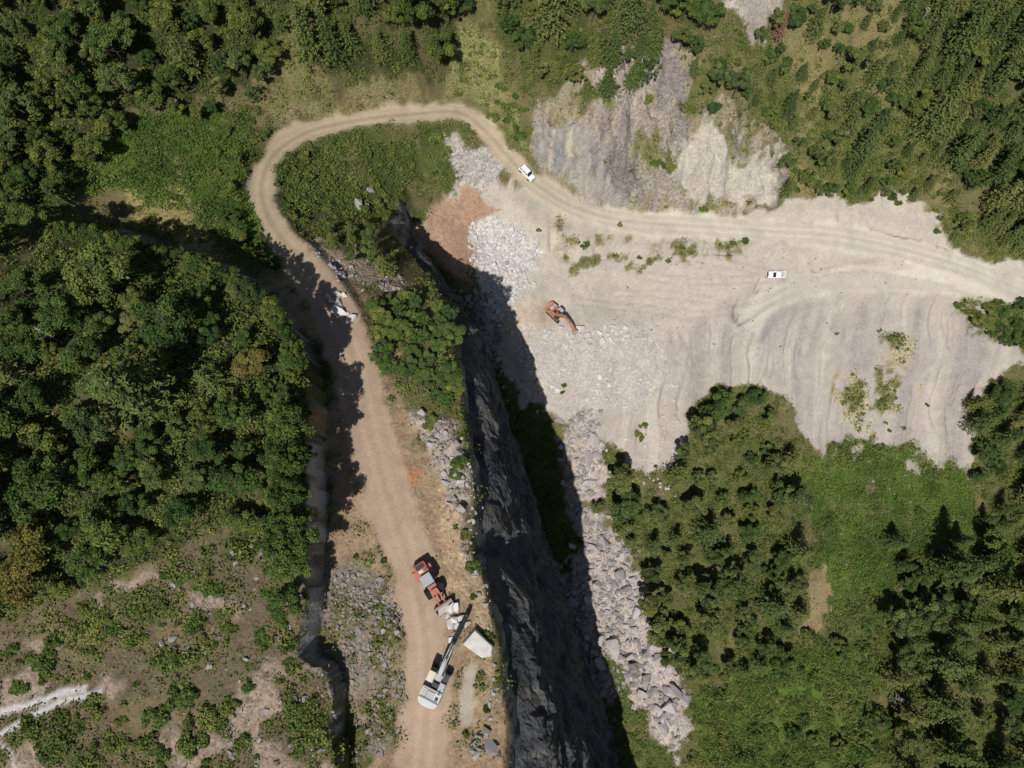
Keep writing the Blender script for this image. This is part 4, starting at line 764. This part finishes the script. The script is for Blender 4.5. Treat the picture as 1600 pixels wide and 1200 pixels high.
def place(root, u, v, deg, L, W, sc=1.0, lift=0.0):
    p = drape([(u, v)])[0]; a = math.radians(deg); fx = Vector((math.cos(a), math.sin(a), 0)); lx = Vector((-fx.y, fx.x, 0)); h = lambda q: float(H(p[0]+q.x, p[1]+q.y))
    zf, zb, zl, zr = h(fx*L/2), h(-fx*L/2), h(lx*W/2), h(-lx*W/2)
    X = (fx*L+Vector((0, 0, zf-zb))).normalized(); Y = (lx*W+Vector((0, 0, zl-zr))).normalized(); Zv = X.cross(Y).normalized(); Y = Zv.cross(X)
    M = Matrix((X, Y, Zv)).transposed().to_4x4(); M.translation = Vector((p[0], p[1], (zf+zb+zl+zr)/4+lift)); root.matrix_world = M @ Matrix.Scale(sc, 4)
def lerp2(a, b, t): return (a[0]+(b[0]-a[0])*t, a[1]+(b[1]-a[1])*t)
def beam(mb, P, W, y0, y1, bev=.03):                            # bent box beam along P with heights W
    up = []; dn = []
    for i, p in enumerate(P):
        q0 = P[max(i-1, 0)]; q1 = P[min(i+1, len(P)-1)]; d = math.hypot(q1[0]-q0[0], q1[1]-q0[1]); nx_, nz_ = -(q1[1]-q0[1])/d, (q1[0]-q0[0])/d
        up.append((p[0]+nx_*W[i]/2, p[1]+nz_*W[i]/2)); dn.append((p[0]-nx_*W[i]/2, p[1]-nz_*W[i]/2))
    return mb.prism(up+dn[::-1], y0, y1, 'y', bev)
def excavator(name, label, cat, body, boom_m, stick_m, roof, cw, boomP, stickP, tool, swing=0):
    t = obj(name, None); S_ = math.radians(swing)
    for sgn in (-1, 1):
        y = sgn*1.15; y0, y1 = y-.32, y+.32
        tr_ = MB().prism([(-2.1,.12),(-1.85,0),(1.85,0),(2.1,.12),(2.28,.45),(2.15,.8),(1.9,.92),(-1.9,.92),(-2.15,.8),(-2.28,.45)], y0, y1, 'y', .04)
        for k in range(17): x = -1.95+k*.244; tr_.box(x-.08, x+.08, y0-.01, y1+.01, .90, .965, .01)
        to = tr_.build('track', M_DK, t)
        w = MB()
        for x in (-1.8, 1.8): w.cyl((x, y-.36, .45), (x, y+.36, .45), .33)
        w.build('sprocket', M_DK, to)
    MB().box(-1.1, 1.1, -.9, .9, .35, .85, .05).cyl((0, 0, .85), (0, 0, 1.12), .75, 20).build('undercarriage', M_DK, t)
    up = t
    MB().box(-2.2, 1.75, -1.45, -.45, 1.12, 1.42).box(-2.2, 1.75, .5, 1.45, 1.12, 1.42).box(-2.19, 1.2, -.5, .55, 1.10, 1.40).build('deck', body, up)
    MB().prism([(-2.35,-1.46),(-2.9,-1.2),(-3.12,-.6),(-3.15,0),(-3.12,.6),(-2.9,1.2),(-2.35,1.46),(-2.15,1.46),(-2.15,-1.46)], 1.15, 2.32, 'z', .1).build('counterweight', cw, up)
    eh = MB().box(-2.13, -.75, -1.42, 1.42, 1.44, 2.28, .06).build('engine_hood', cw, up)
    MB().box(-1.95, -1.1, -.55, .55, 2.29, 2.36, .02).box(-1.9, -1.2, .7, 1.25, 2.29, 2.33, .02).build('vent_panel', M_LG, eh)
    MB().box(-2.1, -2.0, -1.3, 1.3, 2.285, 2.30, .0).box(-1.02, -.94, -1.3, 1.3, 2.285, 2.30, .0).box(-2.0, -1.02, .58, .64, 2.285, 2.30, .0).box(-1.9, -1.4, -1.2, -.75, 2.285, 2.31, .0).build('hood_seam', M_DK, eh)
    MB().cyl((-1.0, -1.0, 2.28), (-1.0, -1.0, 2.85), .07).build('exhaust_pipe', M_DK, eh)
    MB().box(-.70, .45, -1.42, -.55, 1.44, 2.05, .05).build('fuel_tank', body, up)
    MB().box(.5, 1.65, -1.40, -.6, 1.44, 1.75, .04).build('tool_box', M_DK, up)
    MB().box(-.72, .1, -.5, .45, 1.44, 1.85, .04).build('valve_cover', M_DK, up)
    hr = MB()
    for x in (-.6, .4): hr.cyl((x, -1.38, 2.05), (x, -1.38, 2.6), .025, 6)
    hr.cyl((-.6, -1.38, 2.6), (.4, -1.38, 2.6), .025, 6).cyl((1.6, -1.36, 1.75), (1.6, -1.36, 2.4), .025, 6).build('handrail', M_DK, up)
    cb = MB().prism([(.05,1.44),(.05,2.92),(1.35,2.92),(1.78,2.1),(1.82,1.44)], .56, 1.42, 'y', .05).build('cab', M_DK if roof is not body else body, up)
    MB().box(.0, 1.42, .53, 1.45, 2.925, 3.02, .03).build('cab_roof', roof, cb)
    MB().prism([(1.44,2.86),(1.84,2.12),(1.80,2.10),(1.40,2.84)], .64, 1.34, 'y', .005).build('windscreen', M_GL, cb)
    MB().prism([(.2,2.05),(.2,2.8),(1.25,2.8),(1.6,2.1)], 1.425, 1.445, 'y', 0).build('side_window', M_GL, cb)
    MB().prism([(.2,2.05),(.2,2.8),(1.25,2.8),(1.6,2.1)], .535, .555, 'y', 0).build('side_window', M_GL, cb)
    bo = beam(MB(), boomP, [.55, .75, .8, .62, .42], -.28, .28).build('boom', boom_m, up)
    i = len(boomP)//2; e = boomP[i]
    c = MB()
    for y in (-.42, .42): c.cyl((1.15, y, 1.35), lerp2(boomP[1], e, .7)[0:1]+(y,)+lerp2(boomP[1], e, .7)[1:], .11, 10)
    c.build('boom_cylinder', M_CHR, bo)
    hz = MB()
    for y in (-.14, .14): hz.cyl((boomP[1][0], y, boomP[1][1]+.42), (e[0], y, e[1]+.47), .035, 6).cyl((e[0], y, e[1]+.47), (boomP[-1][0], y, boomP[-1][1]+.28), .035, 6)
    hz.build('hydraulic_hose', M_RUB, bo)
    st = beam(MB(), stickP, [.5, .8, .6, .4], -.27, .27).build('stick', stick_m, up)
    MB().cyl((e[0]+.3, 0, e[1]+.65), (stickP[0][0], 0, stickP[0][1]+.1), .10, 10).build('stick_cylinder', M_CHR, st)
    tx, tz = stickP[-1]
    if tool == 'bucket':
        bk = MB(); bk.prism([(tx-.15,tz+.1),(tx+.45,tz+.05),(tx+.62,tz-.45),(tx+.35,tz-.95),(tx-.3,tz-1.1),(tx-.62,tz-.85),(tx-.2,tz-.75),(tx+.1,tz-.5)], -.6, .6, 'y', .03)
        b = bk.build('bucket', M_STEEL, up); te = MB()
        for k in range(5): te.box(tx-.85, tx-.58, -.56+k*.26, -.48+k*.26, tz-.93, tz-.84, .01)
        te.build('bucket_teeth', M_STEEL, b)
    else:
        b = MB().box(tx-.25, tx+.3, -.3, .3, tz-1.25, tz+.2, .05).build('breaker', M_DK, up); MB().cyl((tx, 0, tz-1.25), (tx, 0, tz-2.2), .09, 10, .05).build('chisel', M_STEEL, b)
    tag(t, label, cat); return t
ex = excavator('excavator', 'large dusty grey and white excavator with cream cab roof on the haul road', 'excavator', M_LG, M_LG, M_DK, M_CREAM, M_GREY,
               [(.55,1.5),(1.9,2.7),(3.4,3.9),(4.9,3.7),(6.3,3.1)], [(5.75,3.75),(6.3,3.1),(8.3,2.5),(9.6,2.15)], 'breaker')
place(ex, 683, 1066, 65, 5.4, 3, 1.13)
ex2 = excavator('excavator', 'orange excavator working at the stone row on the quarry floor', 'excavator', M_OR, M_OR, M_OR, M_ROOFG, M_OR,
               [(.55,1.5),(1.7,2.9),(2.9,3.9),(4.2,3.6),(5.4,2.9)], [(4.9,3.4),(5.4,2.9),(6.4,2.0),(7.0,1.2)], 'bucket')
place(ex2, 868, 492, -46, 4.4, 2.6, 1.05)
def loader():
    t = obj('wheel_loader', None)
    MB().box(-3.6, -.4, -1.25, 1.25, .95, 1.5, .06).box(-3.75, -3.2, -1.3, 1.3, .8, 1.7, .1).build('rear_frame', M_RED, t)
    eh = MB().prism([(-3.55,1.5),(-3.55,2.2),(-3.3,2.45),(-1.5,2.55),(-1.3,1.5)], -1.0, 1.0, 'y', .08).build('engine_hood', M_RED, t)
    MB().box(-3.2, -2.5, -.75, .75, 2.5, 2.58, .03).build('radiator_grille', M_DK, eh); MB().box(-2.4, -1.9, -.6, .2, 2.5, 2.66, .04).build('air_filter_box', M_CREAM, eh)
    MB().cyl((-2.0, .55, 2.5), (-2.0, .55, 3.1), .08).build('exhaust_pipe', M_DK, eh)
    for sy in (-1, 1): MB().prism([(-2.9,1.45),(-2.6,1.85),(-1.5,1.85),(-1.1,1.45),(-1.1,1.35),(-1.5,1.72),(-2.55,1.72),(-2.8,1.38)], sy*1.32-.3, sy*1.32+.3, 'y', .02).build('mudguard', M_RED, t)
    cb = MB().prism([(-1.25,1.5),(-1.2,3.15),(.2,3.15),(.45,2.2),(.35,1.5)], -.8, .8, 'y', .05).build('cab', M_DK, t)
    MB().box(-1.4, .4, -.92, .92, 3.16, 3.32, .06).build('cab_roof', M_ROOFG, cb)
    MB().prism([(.28,3.05),(.50,2.2),(.46,2.2),(.24,3.05)], -.7, .7, 'y', 0).build('windscreen', M_GL, cb)
    for y in (-.82, .80): MB().prism([(-1.1,2.1),(-1.08,3.0),(.12,3.0),(.33,2.15)], y, y+.02, 'y', 0).build('side_window', M_GL, cb)
    MB().box(.35, 2.3, -.75, .75, .8, 1.5, .06).box(1.2, 2.1, -.55, .55, 1.5, 2.1, .06).cyl((.15, 0, .9), (.15, 0, 1.6), .3).build('front_frame', M_RED, t)
    for sy in (-1, 1):
        y = sy*.55; a = beam(MB(), [(1.3,1.95),(2.4,1.85),(3.4,1.1),(4.0,.65)], [.35, .5, .4, .3], y-.11, y+.11).build('lift_arm', M_RED, t)
        MB().cyl((1.0, y, 1.1), (2.6, y, 1.45), .09, 8).build('lift_cylinder', M_CHR, a)
    MB().cyl((1.6, 0, 2.15), (3.3, 0, 1.75), .1, 8).box(3.1, 3.35, -.1, .1, .9, 1.95, .02).build('tilt_linkage', M_RED, t)
    bk = MB().prism([(3.85,.25),(3.75,.9),(3.95,1.45),(4.35,1.6),(4.05,1.3),(3.92,.9),(4.02,.32),(5.2,.14),(5.2,.06),(4.0,.12)], -1.62, 1.62, 'y', .015)
    for y in (-1.62, 1.56): bk.prism([(3.82,.2),(3.75,.95),(4.0,1.5),(4.4,1.55),(5.2,.1)], y, y+.06, 'y', 0)
    b = bk.build('bucket', M_STEEL, t); te = MB()
    for k in range(8): te.box(5.18, 5.42, -1.52+k*.42, -1.42+k*.42, .05, .13, .01)
    te.build('bucket_teeth', M_STEEL, b)
    for x in (-2.0, 1.35):
        for sy in (-1, 1):
            y = sy*1.15; w = obj('wheel', None, t); w.location = (x, y, .85); ty = MB().cyl((0, -.34, 0), (0, .34, 0), .86, 26, None, .05)
            for k in range(16):
                a = k*math.pi/8; ty.box(-.05, .05, -.33, .33, .82, .92, .01, Matrix.Rotation(a, 4, 'Y'))
            ty.build('tyre', M_RUB, w); MB().cyl((0, sy*.30, 0), (0, sy*.38, 0), .45, 18).cyl((0, sy*.36, 0), (0, sy*.44, 0), .18, 12).build('rim', M_CREAM, w)
    for sy in (-.7, .7): MB().box(-3.78, -3.74, sy-.12, sy+.12, 1.3, 1.45, .01).build('tail_light', M_TAIL, t)
    tag(t, 'orange red wheel loader with grey cab roof and wide bucket on the haul road', 'wheel loader'); return t
place(loader(), 673, 911, -57, 3.4, 2.3, 1.0)
def car(name, label, cat, kind):
    t = obj(name, None)
    if kind == 'suv':
        prof = [(-2.25,.38),(-2.3,.75),(-2.24,1.08),(.75,1.08),(2.05,.98),(2.25,.8),(2.28,.42),(1.9,.32),(-1.9,.32)]
        gh = [(-2.18,1.06),(-1.95,1.66),(-1.6,1.74),(.05,1.74),(.3,1.68),(1.02,1.06)]; ws = ((.36,1.66),(1.0,1.12)); rw = ((-2.17,1.12),(-1.98,1.62)); sw = [(-1.95,-1.25),(-1.15,-.42),(-.32,.42)]; L = 4.55
    else:
        prof = [(-2.55,.5),(-2.6,.85),(-2.56,1.1),(-.95,1.1),(1.0,1.1),(2.4,1.02),(2.58,.85),(2.6,.5),(2.1,.38),(-2.1,.38)]
        gh = [(-1.0,1.08),(-.92,1.68),(-.65,1.78),(.45,1.78),(.65,1.72),(1.3,1.08)]; ws = ((.7,1.70),(1.28,1.14)); rw = ((-1.01,1.16),(-.94,1.62)); sw = [(-.85,-.15),(-.05,.6)]; L = 5.2
    bd = MB().prism(prof, -.92, .92, 'y', .07)
    b = bd.build('body', M_CARW, t)
    n = MB().prism(gh, -.76, .76, 'y', .05).build('cabin', M_CARW, t)
    def pane(nm, p, q, w0, w1, off=.012):
        d = Vector((q[0]-p[0], 0, q[1]-p[1])).normalized(); nn = Vector((-d.z, 0, d.x)); nn = nn if nn.z > 0 else -nn
        v = [Vector((p[0], -w0, p[1]))+nn*off, Vector((p[0], w0, p[1]))+nn*off, Vector((q[0], w1, q[1]))+nn*off, Vector((q[0], -w1, q[1]))+nn*off]
        v += [x-nn*.03 for x in v]; me = bpy.data.meshes.new(nm); me.from_pydata([tuple(x) for x in v], [], [(0,1,2,3),(7,6,5,4),(0,4,5,1),(1,5,6,2),(2,6,7,3),(3,7,4,0)]); me.materials.append(M_GL); obj(nm, me, n)
    pane('windscreen', ws[0], ws[1], .64, .70, .03); pane('rear_window', rw[0], rw[1], .66, .58, .03)
    top = 1.62 if kind == 'suv' else 1.68
    for sy in (-1, 1):
        for k, (a, c) in enumerate(sw):
            last = k == len(sw)-1; y = sy*.768
            MB().prism([(a,1.16),(a+.04,top),(c-(.02 if not last else .12),top),(c+(.38 if last else 0),1.16)], y-.012, y+.012, 'y', 0).build('side_window', M_GL, n)
        mr = MB().box(.78, .98, sy*.92, sy*1.1, 1.08, 1.24, .03).build('wing_mirror', M_CARW, t)
        MB().box(L/2-.12, L/2+.005, sy*.5-.0, sy*.5+sy*.32, .72, .88, .02).build('headlight', M_LAMP, t)
        MB().box(-L/2-.03, -L/2+.1, sy*.66, sy*.9, .75, 1.0, .02).build('tail_light', M_TAIL, t)
        if kind == 'suv':
            MB().cyl((-1.6, sy*.62, 1.79), (.0, sy*.62, 1.79), .025, 8).build('roof_rail', M_DK, t)
        for x in (-1.4 if kind == 'suv' else -1.6, 1.42 if kind == 'suv' else 1.6):
            w = obj('wheel', None, t); w.location = (x, sy*.80, .36)
            MB().cyl((0, -.12, 0), (0, .12, 0), .36, 22, None, .03).build('tyre', M_RUB, w); MB().cyl((0, sy*.10, 0), (0, sy*.13, 0), .22, 16).build('rim', M_CHR, w)
            MB().cyl((x, sy*.86, .42), (x, sy*.925, .42), .44, 20).build('wheel_arch', M_DK, t)
    MB().box(L/2-.06, L/2+.06, -.8, .8, .40, .62, .03).build('bumper', M_DK, t); MB().box(-L/2-.07, -L/2+.05, -.8, .8, .40, .62, .03).build('bumper', M_DK, t)
    MB().box(L/2-.05, L/2+.02, -.42, .42, .72, .86, .01).build('grille', M_DK, t)
    if kind != 'suv':
        MB().box(-2.45, -1.08, -.76, .76, 1.10, 1.112, .0).build('bed_liner', M_LG, t)
        r = MB().box(-2.58, -1.04, -.93, -.78, 1.09, 1.24, .02).box(-2.58, -1.04, .78, .93, 1.09, 1.24, .02).build('bed_side', M_CARW, t); MB().box(-2.60, -2.48, -.775, .775, 1.09, 1.24, .02).build('tailgate', M_CARW, t)
    tag(t, label, cat); return t
place(car('parked_car', 'white estate car with roof rails on the dirt road below the loop', 'car', 'suv'), 822, 272, -43, 2.8, 1.6, 1.04)
place(car('pickup_truck', 'white pickup truck standing on the open beige quarry bench', 'pickup', 'pickup'), 1211, 428, 187.3, 3.2, 1.6, 1.0)
# the big quarried block beside the grey excavator
q = drape([(722, 1006), (741, 983), (770, 1010), (768, 1024), (752, 1028)], 1.3)
bm = bmesh.new(); c0 = q.mean(0); r9 = random.Random(3); base = min(float(H(a[0], a[1])) for a in q)-.35
for a in q:
    for z, k in ((base, 1.05), (base+1.3, 1.06), (base+2.3+r9.uniform(-.35, .3), .92)):
        bm.verts.new((c0[0]+(a[0]-c0[0])*k+r9.uniform(-.1, .1), c0[1]+(a[1]-c0[1])*k+r9.uniform(-.1, .1), z))
bmesh.ops.convex_hull(bm, input=bm.verts); bmesh.ops.bevel(bm, geom=list(bm.edges), offset=.08, segments=1, affect='EDGES', clamp_overlap=True)
me = bpy.data.meshes.new('stone_block'); bm.to_mesh(me); bm.free(); me.materials.append(M_WHITE)
tag(obj('stone_block', me), 'huge pale quarried block lying under the grey excavator arm', 'stone block')
